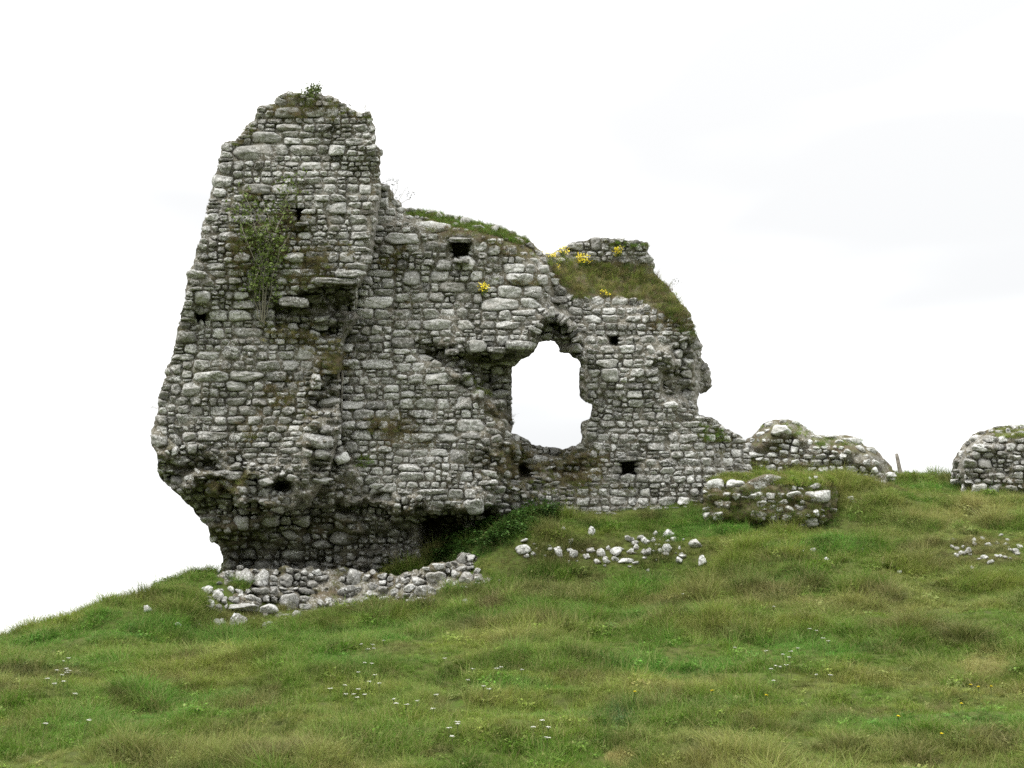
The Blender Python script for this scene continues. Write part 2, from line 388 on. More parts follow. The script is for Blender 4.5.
# the fall-line where the facing ends and the undercut begins
ux = [100, 150, 200, 236, 262, 300, 340, 370, 400, 440, 470, 500, 520]
uy = [446, 449, 449, 452, 462, 470, 482, 486, 492, 498, 505, 505, 505]
fall = np.interp(GX, ux, uy) + 5 * fbm(GX / 25.0, 0.0, 0, 77, 2)
und = np.clip((GY - fall) / 95.0, 0, 1.3)
leftm = 1 - sstep(478, 492, GX - 0.15 * (GY - 500))
fall = fall + 7 * vnoise(GX / 10.0, GY / 9.0, 0, 78)
mini = sstep(0, 4, GY - fall)
lip2 = fall + np.interp(GX, [150, 230, 300, 350, 400, 500], [30, 40, 40, 22, 15, 12]) + 6 * fbm(GX / 14.0, 0.0, 0, 79, 2)
D += (0.16 * mini + 0.25 * np.clip((GY - fall) / 36.0, 0, 1) + 0.62 * sstep(0, 6, GY - lip2) + 0.65 * np.clip((GY - lip2) / 60.0, 0, 1.2)) * leftm * (GY > 400)
D += 0.75 * blur(pmask([(232, 548), (262, 540), (290, 548), (320, 556), (330, 566), (300, 572), (236, 572)]), 4)
# the smooth dark return at the lower right of the block
D += 1.7 * blur(pmask([(424, 517), (470, 514), (494, 508), (500, 560), (425, 600)]), 2)
holes = [([(452, 242), (468, 242), (468, 257), (453, 257)], 1), ([(620, 462), (635, 462), (635, 475), (620, 475)], 1), ([(518, 466), (528, 465), (530, 476), (519, 479)], 2),
         ([(294, 208), (303, 210), (302, 222), (296, 221)], 1), ([(274, 482), (291, 482), (292, 492), (276, 491)], 2), ([(610, 337), (617, 337), (617, 345), (610, 345)], 1), ([(196, 311), (204, 312), (204, 322), (198, 321)], 1)]
m_holes = np.zeros((H, W), bool)
for pl, r in holes:
    mk = pmask(pl); m_holes |= mk
    D += 1.0 * blur(mk, r)
m_rub = np.zeros((H, W), float)                                        # where the facing is gone
m_rub = np.maximum(m_rub, mini * leftm * (GY > 400))
for pl, r in (([(272, 300), (322, 286), (358, 284), (357, 312), (343, 340), (300, 334), (275, 330)], 3), ([(318, 350), (341, 366), (340, 440), (360, 480), (300, 480), (306, 400)], 5),
              ([(414, 343), (540, 348), (512, 440), (498, 425), (440, 363)], 2), ([(505, 425), (590, 440), (590, 480), (545, 490), (505, 520), (480, 515), (490, 450)], 6),
              ([(546, 300), (575, 330), (584, 350), (584, 450), (510, 450), (538, 333)], 2), ([(655, 345), (712, 338), (715, 400), (660, 402)], 5), ([(470, 440), (520, 430), (505, 500), (480, 510)], 8)):
    m_rub = np.maximum(m_rub, blur(pmask(pl), r))
m_turfs = blur(pmask([(543, 262), (556, 262), (570, 262), (600, 262), (650, 262), (668, 284), (690, 318), (672, 318), (640, 300), (600, 296), (574, 300), (560, 282)]), 2)
rough = 0.05 + 0.14 * m_rub
D = D + rough * fbm(GX / 9.0, GY / 6.5, 0, 21, 4) + 0.12 * m_rub * fbm(GX / 26.0, GY / 17.0, 0, 22, 2)
D = D + 0.38 * m_rub * leftm * (sstep(-.1, .5, fbm(GX / 40.0 + GY / 60.0, GY / 15.0, 0, 43, 3)) - .5) - 0.16 * m_rub * np.abs(fbm(GX / 22.0, GY / 6.0, 0, 41, 2)) - .22 * m_rub * leftm * sstep(.1, .7, fbm(GX / 48.0, GY / 12.0, 0, 42, 2))

# moss and dry growth on the masonry (albedo only)
MOSS = [([(205, 180), (300, 172), (312, 250), (300, 290), (225, 290), (215, 240)], 14, .42), ([(300, 230), (345, 240), (355, 285), (300, 300)], 10, .35), ([(258, 318), (335, 322), (345, 350), (350, 380), (270, 345)], 7, .5),
        ([(230, 360), (345, 380), (300, 440), (180, 440), (230, 400)], 16, .22), ([(380, 225), (410, 235), (412, 290), (372, 290)], 9, .35), ([(470, 255), (560, 255), (560, 300), (480, 285)], 10, .32), ([(365, 410), (415, 425), (440, 450), (370, 440)], 6, .5),
        ([(470, 340), (500, 400), (540, 470), (490, 460), (450, 380)], 10, .3), ([(500, 440), (600, 445), (600, 490), (500, 490)], 8, .45), ([(690, 415), (740, 430), (745, 480), (700, 450)], 8, .4), ([(640, 290), (700, 310), (700, 345), (660, 330)], 7, .35),
        ([(180, 470), (480, 500), (470, 560), (230, 575)], 12, .34), ([(270, 100), (374, 110), (375, 130), (270, 118)], 5, .3), ([(395, 205), (540, 240), (545, 262), (400, 222)], 4, .55)]
mossr = .5 * m_turfs
for pl, r, a in MOSS: mossr += a * blur(pmask(pl), r)
mossr += -.02 + 0.28 * fbm(GX / 34.0, GY / 22.0, 0, 55, 4)

def core_mesh(mask, D, T, name, mat, parent, g=2, extra=None, recess=.085):
    """closed solid: relief front, roughly parallel back, rim between them"""
    xs = np.arange(0, W, g); ys = np.arange(0, H, g)
    mk = mask[np.ix_(ys, xs)]
    cell = mk[:-1, :-1] & mk[1:, :-1] & mk[:-1, 1:] & mk[1:, 1:]
    idx = -np.ones(mk.shape, int)
    vm = np.zeros(mk.shape, bool)
    for a in (0, 1):
        for b_ in (0, 1): vm[a:mk.shape[0] - 1 + a, b_:mk.shape[1] - 1 + b_] |= cell
    idx[vm] = np.arange(vm.sum()); nv = int(vm.sum())
    jj, ii = np.where(vm)
    px = xs[ii] - OX + 0.0; py = ys[jj] - OY + 0.0
    Y = D[ys[jj], xs[ii]] + recess
    # slide rim vertices onto the smooth outline
    nb = np.zeros(mk.shape, int)
    for a in (0, 1):
        for b_ in (0, 1): nb[a:mk.shape[0] - 1 + a, b_:mk.shape[1] - 1 + b_] += cell
    rimv = nb[jj, ii] < 4
    bmk = blur(mask, 1)
    for _ in range(4):
        v0 = sample(bmk, px, py); gx_ = sample(bmk, px + 1, py) - sample(bmk, px - 1, py); gy_ = sample(bmk, px, py + 1) - sample(bmk, px, py - 1)
        gg = gx_ ** 2 + gy_ ** 2 + 0.01
        stp = np.where(rimv, np.clip((0.5 - v0) * 2 / gg, -3, 3), 0)
        px = px + np.clip(stp * gx_, -.8, .8); py = py + np.clip(stp * gy_, -.8, .8)
    jx = 0.8 * vnoise(px / 2.3, py / 2.3, 0, 4); jy = 0.8 * vnoise(px / 2.3, py / 2.3, 0, 5)
    Vf = unproj(px + jx, py + jy, Y)
    Yb = blur(D, 12)[ys[jj], xs[ii]] + T + 0.18 * fbm(px / 12, py / 9, 0, 61, 3)
    Vb = unproj(px + jx, py + jy, np.maximum(Yb, Y + 0.25))
    cj, ci = np.where(cell)
    a = idx[cj, ci]; b_ = idx[cj, ci + 1]; c_ = idx[cj + 1, ci + 1]; d = idx[cj + 1, ci]
    fr = np.stack([a, d, c_, b_], 1); bk = np.stack([a, b_, c_, d], 1) + nv
    # rim
    pad = np.pad(cell, 1)
    rims = []
    for (dj, di, p, q) in ((-1, 0, a, b_), (0, 1, b_, c_), (1, 0, c_, d), (0, -1, d, a)):
        ed = ~pad[cj + 1 + dj, ci + 1 + di]
        P, Q = p[ed], q[ed]
        rims.append(np.stack([P, Q, Q + nv, P + nv], 1))
    Fc = np.concatenate([fr, bk] + rims)
    st = np.stack([0.46 + 0.25 * vnoise(px / 7, py / 4, 0, 8) + 0.1 * vnoise(px / 60, py / 40, 0, 9), 0.30 + mossr[ys[jj], xs[ii]] + (extra[ys[jj], xs[ii]] if extra is not None else 0), 0.12 + 0 * px], 1)
    return mesh_obj(name, np.concatenate([Vf, Vb]), Fc, mat, parent, True, {'st': np.concatenate([st, st])})

# ------------------------------------------------------------------ stones as shells bedded in the relief
def pack(mask, sizef, seed, courses=(7, 12), minarea=22):
    """fill a raster region with irregular coursed rubble; returns cx, cy, w, h"""
    rng = np.random.default_rng(seed)
    ys_, xs_ = np.where(mask)
    x0, x1, y0, y1 = xs_.min() - 4, xs_.max() + 5, ys_.min() - 4, ys_.max() + 5
    free = mask[y0:y1, x0:x1].copy()
    hh, ww = free.shape
    free_m = free.copy()
    # column-dependent course lines, broken every 60-120 px
    out = []
    nseg = max(1, ww // 90)
    cuts = sorted(rng.integers(0, ww, nseg))
    seg = np.searchsorted(cuts, np.arange(ww))
    lines = []
    for s in range(nseg + 1):
        y, L = 0, []
        while y < hh + 40:
            y += int(rng.integers(courses[0], courses[1] + 1)); L.append(y)
        lines.append(L)
    for y in range(hh):
        x = 0
        while x < ww:
            if not free[y, x]: x += 1; continue
            sf = sizef(x + x0 - OX, y + y0 - OY)
            L = lines[seg[x]]; k = np.searchsorted(L, y + 1)
            rem = L[k] - y
            r = rng.random()
            if rem < 3: rem = L[k + 1] - y if rng.random() < 0.7 else rem
            h = rem
            if rem > 6 and r < 0.30: h = int(rem * rng.uniform(0.35, 0.65))
            elif r > 0.98: h = L[k + 1] - y
            h = max(2, int(round(h * (sf if h > 4 else 1))))
            asp = np.exp(rng.normal(0.50, 0.40))
            if rng.random() < 0.12: asp *= 0.75
            w = int(np.clip(h * asp, 3, 36 * sf + 6)) if h > 3 else int(rng.integers(4, 12))
            # shrink to what is free
            w0 = 1
            while w0 < w and x + w0 < ww and free[y, x + w0]: w0 += 1
            w = w0
            if w < .85 * h: h = max(3, int(w * .85))
            h0 = 1
            while h0 < h and y + h0 < hh and free[y + h0, x:x + w].all(): h0 += 1
            h = h0
            if w * h < minarea or w < 4 or h < 3:
                free[y, x:x + w] = False; x += w; continue
            free[y:y + h, x:x + w] = False
            out.append((x + x0 - OX + w / 2 - .5, y + y0 - OY + h / 2 - .5, w, h)); x += w
    return np.array(out, float)

def shells(S, Dm, name, mat, parent, proud=(0.0, 0.07), back=0.2, joint=0.32, rot=0.05, tone=(0.63, 0.17), seed=1, mossk=1.0, licb=0.0, whites=0.12, hard=13.0, dom=None, jit=0.10, grow=2.3):
    """bedded stones that fit against their neighbours: cells of a size-weighted rectangular Voronoi diagram, each a rounded, chipped shell"""
    rng = np.random.default_rng(seed); n = len(S)
    R2 = 2                                                       # raster cells per picture unit
    ox, oy = S[:, 0].min() - 30, S[:, 1].min() - 30
    gw = int((S[:, 0].max() + 30 - ox) * R2); gh = int((S[:, 1].max() + 30 - oy) * R2)
    lab = -np.ones((gh, gw), np.int32); val = np.full((gh, gw), grow)
    cx = S[:, 0] + rng.normal(0, .3, n); cy = S[:, 1] + rng.normal(0, .3, n)
    hx = np.maximum(S[:, 2] / 2, 2.0); hy = np.maximum(S[:, 3] / 2, 1.6)
    an = rng.normal(0, rot, n); pw = rng.uniform(3.2, 10, n); sh = rng.normal(0, .14, (n, 2))
    wx = 1.0 * vnoise(GX / 5.0, GY / 5.0, 0, seed + 900) + 1.6 * vnoise(GX / 19.0, GY / 19.0, 0, seed + 901); wy = 1.0 * vnoise(GX / 5.0, GY / 5.0, 0, seed + 902) + 2.2 * vnoise(GX / 26.0, GY / 26.0, 0, seed + 903)
    for i in range(n):
        ex = max(hx[i], hy[i]) * grow + 4
        x0 = max(0, int((cx[i] - ex - ox) * R2)); x1 = min(gw, int((cx[i] + ex - ox) * R2)); y0 = max(0, int((cy[i] - ex - oy) * R2)); y1 = min(gh, int((cy[i] + ex - oy) * R2))
        X = (np.arange(x0, x1) / R2 + ox)[None]; Y_ = (np.arange(y0, y1) / R2 + oy)[:, None]
        gx0 = np.clip((X + OX).astype(int), 0, W - 1); gy0 = np.clip((Y_ + OY).astype(int), 0, H - 1)
        dx = X - cx[i] + .45 * wx[gy0, gx0] ; dy = Y_ - cy[i] + .35 * wy[gy0, gx0]
        c_, s_ = math.cos(an[i]), math.sin(an[i]); u = (dx * c_ + dy * s_) / hx[i]; v = (-dx * s_ + dy * c_) / hy[i]
        u, v = u * (1 + sh[i, 0] * v), v * (1 + sh[i, 1] * u)
        q = (np.abs(u) ** pw[i] + np.abs(v) ** pw[i]) ** (1 / pw[i])
        vv = val[y0:y1, x0:x1]; m_ = q < vv; vv[m_] = q[m_]; lab[y0:y1, x0:x1][m_] = i
    if dom is not None:
        yy_, xx_ = np.mgrid[0:gh, 0:gw]
        lab[sample(dom, xx_ / R2 + ox, yy_ / R2 + oy) < .24] = -1
    # radii of every cell
    K = 28; th = np.arange(K) / K * 2 * np.pi
    asp = np.sqrt(hx / hy)[:, None]                              # spread the rays evenly over long stones
    dxr = np.cos(th)[None] * asp; dyr = np.sin(th)[None] / asp; nr = np.hypot(dxr, dyr); dxr /= nr; dyr /= nr
    rad = np.zeros((n, K)); alive = np.ones((n, K), bool); ids = np.arange(n)[:, None]
    for t in np.arange(.5, 34, .5):
        xi = np.clip(((cx[:, None] + dxr * t - ox) * R2).astype(int), 0, gw - 1); yi = np.clip(((cy[:, None] + dyr * t - oy) * R2).astype(int), 0, gh - 1)
        alive &= (lab[yi, xi] == ids); rad[alive] = t
    ok = (rad.mean(1) > 1.3)
    rs = (np.roll(rad, 1, 1) + 2 * rad + np.roll(rad, -1, 1)) / 4
    lim = np.sqrt(hx * hy)[:, None]
    for q in range(5):                                           # chipped corners: straight cuts across the outline
        t0 = rng.uniform(0, 6.283, (n, 1)); cc = rng.uniform(.86, 1.5, (n, 1))
        ca_ = (dxr / hx[:, None]) * np.cos(t0) + (dyr / hy[:, None]) * np.sin(t0)
        rs = np.minimum(rs, np.where(ca_ > 1e-4, cc / np.maximum(ca_, 1e-4), 99))
    rs = np.maximum(rs - joint * rng.uniform(.4, 1.5, (n, 1)) - .12 * rng.random((n, K)), .5)
    S, cx, cy, rs, dxr, dyr, hx, hy = S[ok], cx[ok], cy[ok], rs[ok], dxr[ok], dyr[ok], hx[ok], hy[ok]; n = len(S)
    SR = np.array([0.001, .36, .66, .85, .94, .985, 1.0]); M = len(SR)
    px = cx[:, None, None] + (rs * dxr)[:, None, :] * SR[None, :, None]; py = cy[:, None, None] + (rs * dyr)[:, None, :] * SR[None, :, None]
    A = (px - cx[:, None, None]) / hx[:, None, None]; B = (py - cy[:, None, None]) / hy[:, None, None]
    hd = rng.uniform(hard * .6, hard * 1.7, (n, 1, 1)); r_ = np.clip(SR, 0, 1)[None, :, None]
    prof = np.broadcast_to(np.sqrt(np.maximum(1 - r_ ** hd, 0)), px.shape); f = prof.copy()
    for q in range(4):
        a_ = rng.normal(0, .5, (n, 1, 1)); b_ = rng.normal(0, .5, (n, 1, 1)); c_ = rng.uniform(0.4, 1.0, (n, 1, 1))
        f = np.minimum(f, c_ + a_ * A + b_ * B)
    f = np.clip(f, -.4, 1) * (prof > .01)
    size = np.sqrt(hx * hy * 4)[:, None, None]
    P = (.03 + rng.uniform(*proud, (n, 1, 1))) * np.clip(size / 12, .5, 1.4)
    d0 = sample(Dm, cx, cy)[:, None, None]; dm = d0 * .6 + .4 * sample(blur(Dm, 4), cx, cy)[:, None, None]
    tilt = (rng.normal(0, .018, (n, 1, 1)) * A + (rng.normal(0, .018, (n, 1, 1)) + .018) * B)
    Y = dm + .02 + back * (1 - prof) - P * f + tilt * prof + rng.normal(0, .02, (n, 1, 1))
    Y = Y + 0.024 * fbm(px / 2.6, py / 2.2, 0, seed, 3) * prof
    V = unproj(px, py, Y)
    tn = rng.normal(tone[0], tone[1], n) + .10 * vnoise(cx / 40, cy / 30, 0, 66); wm = rng.random(n) < whites; tn[wm] += 0.22
    li = rng.normal(0.06, 0.14, n) + licb; li[wm] += 0.22
    mo = sample(mossr, px, py) * mossk + 0.30 * r_ ** 8 + rng.normal(0, .13, (n, 1, 1)) - 0.14
    st = np.stack([np.broadcast_to(tn[:, None, None], px.shape), mo, np.broadcast_to(li[:, None, None], px.shape)], -1)
    k = np.arange(K); g = np.concatenate([np.stack([m_ * K + k, m_ * K + (k + 1) % K, (m_ + 1) * K + (k + 1) % K, (m_ + 1) * K + k], 1) for m_ in range(M - 1)])
    Fc = ((np.arange(n) * K * M)[:, None, None] + g[None]).reshape(-1, 4)
    return mesh_obj(name, V.reshape(-1, 3), Fc, mat, parent, False, {'st': st.reshape(-1, 3)})

def edge_cov(mask, S):
    """keep stones mostly inside the mask"""
    b = blur(mask, 2); return S[sample(b, S[:, 0], S[:, 1]) > 0.45]

# main ruin ---------------------------------------------------------
ruin_loc = unproj(360, 600, 20.0)
ruin = empty('ruined_castle_wall', (float(ruin_loc[0]), 20.5, float(gz(ruin_loc[0], 20.5))))
tag(ruin, 'tall broken limestone castle wall with an arched window gap, leaning over its undercut base', 'ruin')
shr = blur(m_solid, 1) > 0.55
core_mesh(shr, D, 1.5, 'rubble_core', M_CORE, ruin)

Wave = 3.0 * fbm(GX / 70.0, GY / 50.0, 0, 91, 2)
def region(m): return m & m_solid & ~m_holes & (m_rub < 0.5) & (m_turfs < 0.6) 
xr = GX
reg_tower = region(m_tw & (GY < 520))
reg_right = region((~m_tw) & (GX > 566) & (GY < 520))
reg_mid = region((~m_tw) & (GX <= 566) & (GY < 520))
def bodyname(): pass
edge_x = np.interp(np.arange(0, 700), [p[1] for p in RUIN[:19]][::-1], [p[0] for p in RUIN[:19]][::-1])
St = pack(reg_tower, lambda x, y: 1.4 if x < edge_x[int(np.clip(y, 0, 699))] + 22 else 1.0, 11, (6, 11))
shells(St, D, 'tower_facing', M_STONE, ruin, seed=21, dom=blur(reg_tower, 2), licb=.10)
Sm = pack(reg_mid, lambda x, y: 1.0, 12, (6, 12))
shells(Sm, D, 'curtain_wall_facing', M_STONE, ruin, seed=22, whites=.2, dom=blur(reg_mid, 2), licb=.10)
Sr = pack(reg_right, lambda x, y: 0.9, 13, (5, 9))
shells(Sr, D, 'window_pier_facing', M_STONE, ruin, seed=23, whites=.2, dom=blur(reg_right, 2), licb=.10)
# torn rubble where the facing has fallen: small broken stones at odd angles
reg_rub = m_solid & ~m_holes & (m_rub >= 0.5) & (GY < 590)
Sb = pack(reg_rub, lambda x, y: 1.25 if vnoise(x / 22.0, y / 14.0, 0, 15) > .25 else .85, 14, (5, 11))
rr = np.random.default_rng(3)
keep = rr.random(len(Sb)) < 0.9
Sb = Sb[keep]
shells(Sb, D, 'exposed_rubble', M_STONE, ruin, proud=(0.0, 0.2), rot=.45, tone=(0.60, 0.18), seed=24, joint=.3, whites=.12, hard=6, dom=blur(reg_rub, 1))
# arch stones set on edge round the window head
arc = [(536, 334, -62), (540, 329, -56), (544, 324, -50), (548, 319, -42), (553, 316, -10), (557, 319, 38), (561, 322, 42), (565, 325, 46), (569, 328, 50), (573, 332, 54), (576, 337, 62), (578, 343, 72)]
rg = np.random.default_rng(5)
for k_, (x_, y_, a_) in enumerate(arc):
    pass
def slabs(name, items, Dm, mat, parent, dY=-0.05, thick=0.5):
    """long thin squared stones, item = (px, py, length px, height px, angle deg, forward offset)"""
    V, Fc, ST = [], [], []
    rg = np.random.default_rng(len(items) * 7 + 1)
    N = 6
    for (x_, y_, L_, h_, a_, off) in items:
        u = np.linspace(-1, 1, N); A, B = np.meshgrid(u, u)
        x1 = L_ / 2 * A * (1 - .08 * B ** 2) * (1 + rg.normal(0, .05) * B); y1 = h_ / 2 * B * (1 - .15 * A ** 4) * (1 + rg.normal(0, .12) * A)
        ca = math.radians(a_)
        px = x_ + x1 * math.cos(ca) - y1 * math.sin(ca); py = y_ + x1 * math.sin(ca) + y1 * math.cos(ca)
        Y0 = float(sample(Dm, x_, y_)) + off
        edge = (np.maximum(abs(A), abs(B)) > .98)
        Yf = Y0 + 0.02 * rg.normal(0, 1, A.shape) + edge * 0.03
        f0 = len(V) and sum(len(v) for v in V)
        Vf = unproj(px, py, Yf).reshape(-1, 3); Vb = unproj(px, py, Yf + thick).reshape(-1, 3)
        V.append(Vf); V.append(Vb)
        g = grid_faces(N, N); Fc.append(g[:, ::-1] + f0); Fc.append(g + f0 + N * N)
        ring = list(range(N)) + [N * r_ + N - 1 for r_ in range(1, N)] + [N * (N - 1) + q for q in range(N - 2, -1, -1)] + [N * r_ for r_ in range(N - 2, 0, -1)]
        ring = np.array(ring); nx = np.roll(ring, -1)
        Fc.append(np.stack([ring, nx, nx + N * N, ring + N * N], 1) + f0)
        t = rg.normal(.5, .15); ST.append(np.tile([t, rg.uniform(-.1, .35), rg.uniform(0, .25)], (2 * N * N, 1)))
    return mesh_obj(name, np.concatenate(V), np.concatenate(Fc), mat, parent, False, {'st': np.concatenate(ST)})
slabs('window_arch', [(x_ - 1, y_ - 4, 12 + rg.uniform(-4, 3), 4.6 + rg.uniform(-.6, 1), (a_ + 90 if a_ != -10 else 85) + rg.normal(0, 7), -0.55 + rg.normal(0, .06)) for (x_, y_, a_) in arc if (x_ * 7) % 5 < 3], D, M_STONE, ruin, thick=0.55)
# projecting course over the embrasure and ledges
slabs('corbelled_course', [(519, 345, 27, 9, 2, -.45), (478, 346, 17, 12, 0, -.42), (497, 350, 20, 6, 4, -.4), (452, 352, 14, 6, 0, -.5), (335, 281, 40, 6, 3, -.55), (346, 274, 22, 7, 2, -.5), (294, 302, 30, 10, 5, -.6)], D, M_STONE, ruin, thick=0.7)
slabs('hole_lintel', [(460, 240, 22, 5, 3, -.25), (628, 459, 20, 5, 0, -.2), (302, 224, 14, 4, -4, -.2), (461, 261, 17, 4, -3, -.2)], D, M_STONE, ruin, thick=0.6)
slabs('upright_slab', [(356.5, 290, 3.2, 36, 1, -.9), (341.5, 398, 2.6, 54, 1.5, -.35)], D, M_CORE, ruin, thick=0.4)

# low wall remnants to the right ------------------------------------
def remnant(name, poly, Y0, T, seed, label, cat, whites, base_extra, mat=M_STONE, moss=.25, sizes=(6, 11), shape=None, density=1.0, topround=0.8):
    m = pmask(poly)
    dm = Y0 + 0 * GX
    inner = blur(m, 7)
    dm = dm + topround * (1 - sstep(0.5, 1.0, inner)) * 1.4
    if shape is not None: dm = dm + shape
    dm = dm + 0.16 * fbm(GX / 11.0, GY / 8.0, 0, seed, 4)
    global mossr
    keep_m = mossr; mossr = 0 * mossr + moss + 0.4 * fbm(GX / 14.0, GY / 9.0, 0, seed + 5, 3)
    P = unproj(np.mean([p[0] for p in poly]), np.max([p[1] for p in poly]) - 12, Y0)
    r_ = empty(name, (float(P[0]), float(P[1] + .5), float(gz(P[0], P[1] + .5))))
    tag(r_, label, cat)
    core_mesh(blur(m, 1) > .55, dm, T, 'rubble_core', M_CORE, r_, extra=0 * GX + .12)
    S = pack(m, lambda x, y: 1.0, seed, sizes)
    S = S[np.random.default_rng(seed).random(len(S)) < density]
    shells(S, dm, 'stone_facing', mat, r_, proud=(0.03, 0.2), rot=.3, seed=seed + 1, whites=whites, licb=.08, dom=blur(m, 1), grow=1.35 if density < 1 else 2.3)
    mossr = keep_m
    return dm, r_
dm_a, _ = remnant('ruined_low_wall', [(744, 440), (752, 436), (757, 431), (764, 423), (772, 420), (783, 419), (797, 421), (806, 428), (816, 435), (830, 436), (846, 435), (858, 438), (863, 445), (875, 448), (884, 458), (891, 466), (897, 478), (897, 500), (740, 500)], 23.6, 1.3, 101,
        'low broken stone wall stub with grassy top, just right of the tall ruin', 'wall', .34, 0, moss=.22, sizes=(5, 9), mat=M_WHITE, density=.8)
dm_b, _ = remnant('ruined_wall_stump', [(950, 482), (952, 467), (953, 460), (957, 453), (961, 447), (967, 440), (974, 433), (985, 430), (994, 427), (1006, 425), (1040, 427), (1062, 440), (1070, 530), (1000, 530), (974, 500), (956, 492)], 22.8, 1.6, 131,
        'rounded stone wall stump capped with moss at the right end of the ridge', 'wall', .22, 0, moss=.02, mat=M_STONE, sizes=(5, 9))
dm_c, _ = remnant('overgrown_wall_mound', [(704, 500), (702, 488), (708, 480), (722, 476), (745, 474), (790, 475), (815, 476), (832, 480), (838, 492), (836, 512), (820, 528), (700, 528)], 20.2, 1.9, 151,
        'mossy mound of fallen wall studded with white lichened stones on the slope', 'mound', .5, 0, mat=M_WHITE, moss=.42, sizes=(6, 12), density=.74, shape=0.014 * np.clip(512 - GY, -10, 60), topround=.3)

# foundation ledge under the overhang ------------------------------
FX = [205, 216, 240, 270, 300, 350, 400, 430, 460, 480, 492]
FT = [588, 574, 569, 568, 568, 570, 574, 565, 555, 554, 560]
FB = [598, 606, 606, 612, 610, 604, 600, 597, 590, 582, 576]
mf = pmask(list(zip(FX, FT)) + [(x, y + 7) for x, y in zip(FX[::-1], FB[::-1])])
mf = sample(mf.astype(float), GX + 2 * JX, GY + 2 * JY) > .5
fy = [float(ground_hit(x, y)[1]) for x, y in zip(FX, FB)]
topf = np.interp(GX, FX, FT); botf = np.interp(GX, FX, FB)
dmf = np.interp(GX, FX, fy) - .30 + 1.05 * np.clip((botf - GY) / (botf - topf), -0.3, 1.1) ** 1 + 0.14 * fbm(GX / 9., GY / 7., 0, 71, 3) + .25 * np.floor(2.99 * (vnoise(GX / 16., GY / 7., 0, 73) * .5 + .5)) / 2
keep_m = mossr; mossr = 0 * mossr - .05 + .3 * fbm(GX / 14., GY / 9., 0, 72, 3)
core_mesh(blur(mf, 1) > .55, dmf, 0.7, 'footing_core', M_CORE, ruin, recess=.16, extra=0 * GX + .25)
Sf = pack(mf, lambda x, y: 1.1, 33, (6, 14)); Sf = Sf[np.random.default_rng(4).random(len(Sf)) < .84]
shells(Sf, dmf, 'footing_stones', M_STONE, ruin, proud=(0.0, 0.24), rot=.5, seed=34, tone=(.60, .14), whites=.25, licb=.05, dom=blur(mf, 1))
mossr = keep_m

# ------------------------------------------------------------------ loose stones on the slope
def ico(sub=3):
    import bmesh
    bm = bmesh.new(); bmesh.ops.create_icosphere(bm, subdivisions=sub, radius=1.0)
    V = np.array([v.co[:] for v in bm.verts]); Fc = np.array([[v.index for v in f.verts] for f in bm.faces]); bm.free()
    return V, Fc
IV, IF = ico(3)
def rock(name, px, py, w, h, label, seed, mat=M_WHITE, group=None, sink=.3, tone=.6, lic=.2, moss=-.1, cat='stone'):
    g = ground_hit(px, py + h * .35)
    if g is None: return None
    rg = np.random.default_rng(seed)
    s = g[1] / F / CP
    dims = np.array([w * s / 2, max(w, h) * s / 2 * rg.uniform(.7, 1.), h * s / 2 * 1.15])
    d = np.ones(len(IV)) * 1.0
    for _ in range(12):
        nrm = rg.normal(0, 1, 3); nrm /= np.linalg.norm(nrm); c_ = rg.uniform(.38, .8)
        dot = IV @ nrm; d = np.minimum(d, np.where(dot > .05, c_ / np.maximum(dot, .05), 9))
    V = IV * d[:, None]
    V += IV * (0.07 * fbm(IV[:, 0] * 2.2, IV[:, 1] * 2.2, IV[:, 2] * 2.2 + seed, seed, 3))[:, None]
    a = rg.uniform(-.5, .5); R = np.array(Euler((rg.uniform(-.2, .2), rg.uniform(-.25, .25), a)).to_matrix())
    V = (V * dims) @ R.T
    st = np.tile([tone + rg.normal(0, .08), moss, lic + rg.normal(0, .06)], (len(V), 1))
    st[:, 1] += .5 * sstep(0.1, -.7, IV[:, 2])
    o = mesh_obj(name, V, IF, mat, None, False, {'st': st})
    o.location = Vector((float(g[0]), float(g[1] + dims[1] * .2), float(gz(g[0], g[1] + dims[1] * .2) + dims[2] * (1 - sink) * .8)))
    return tag(o, label, cat, group)

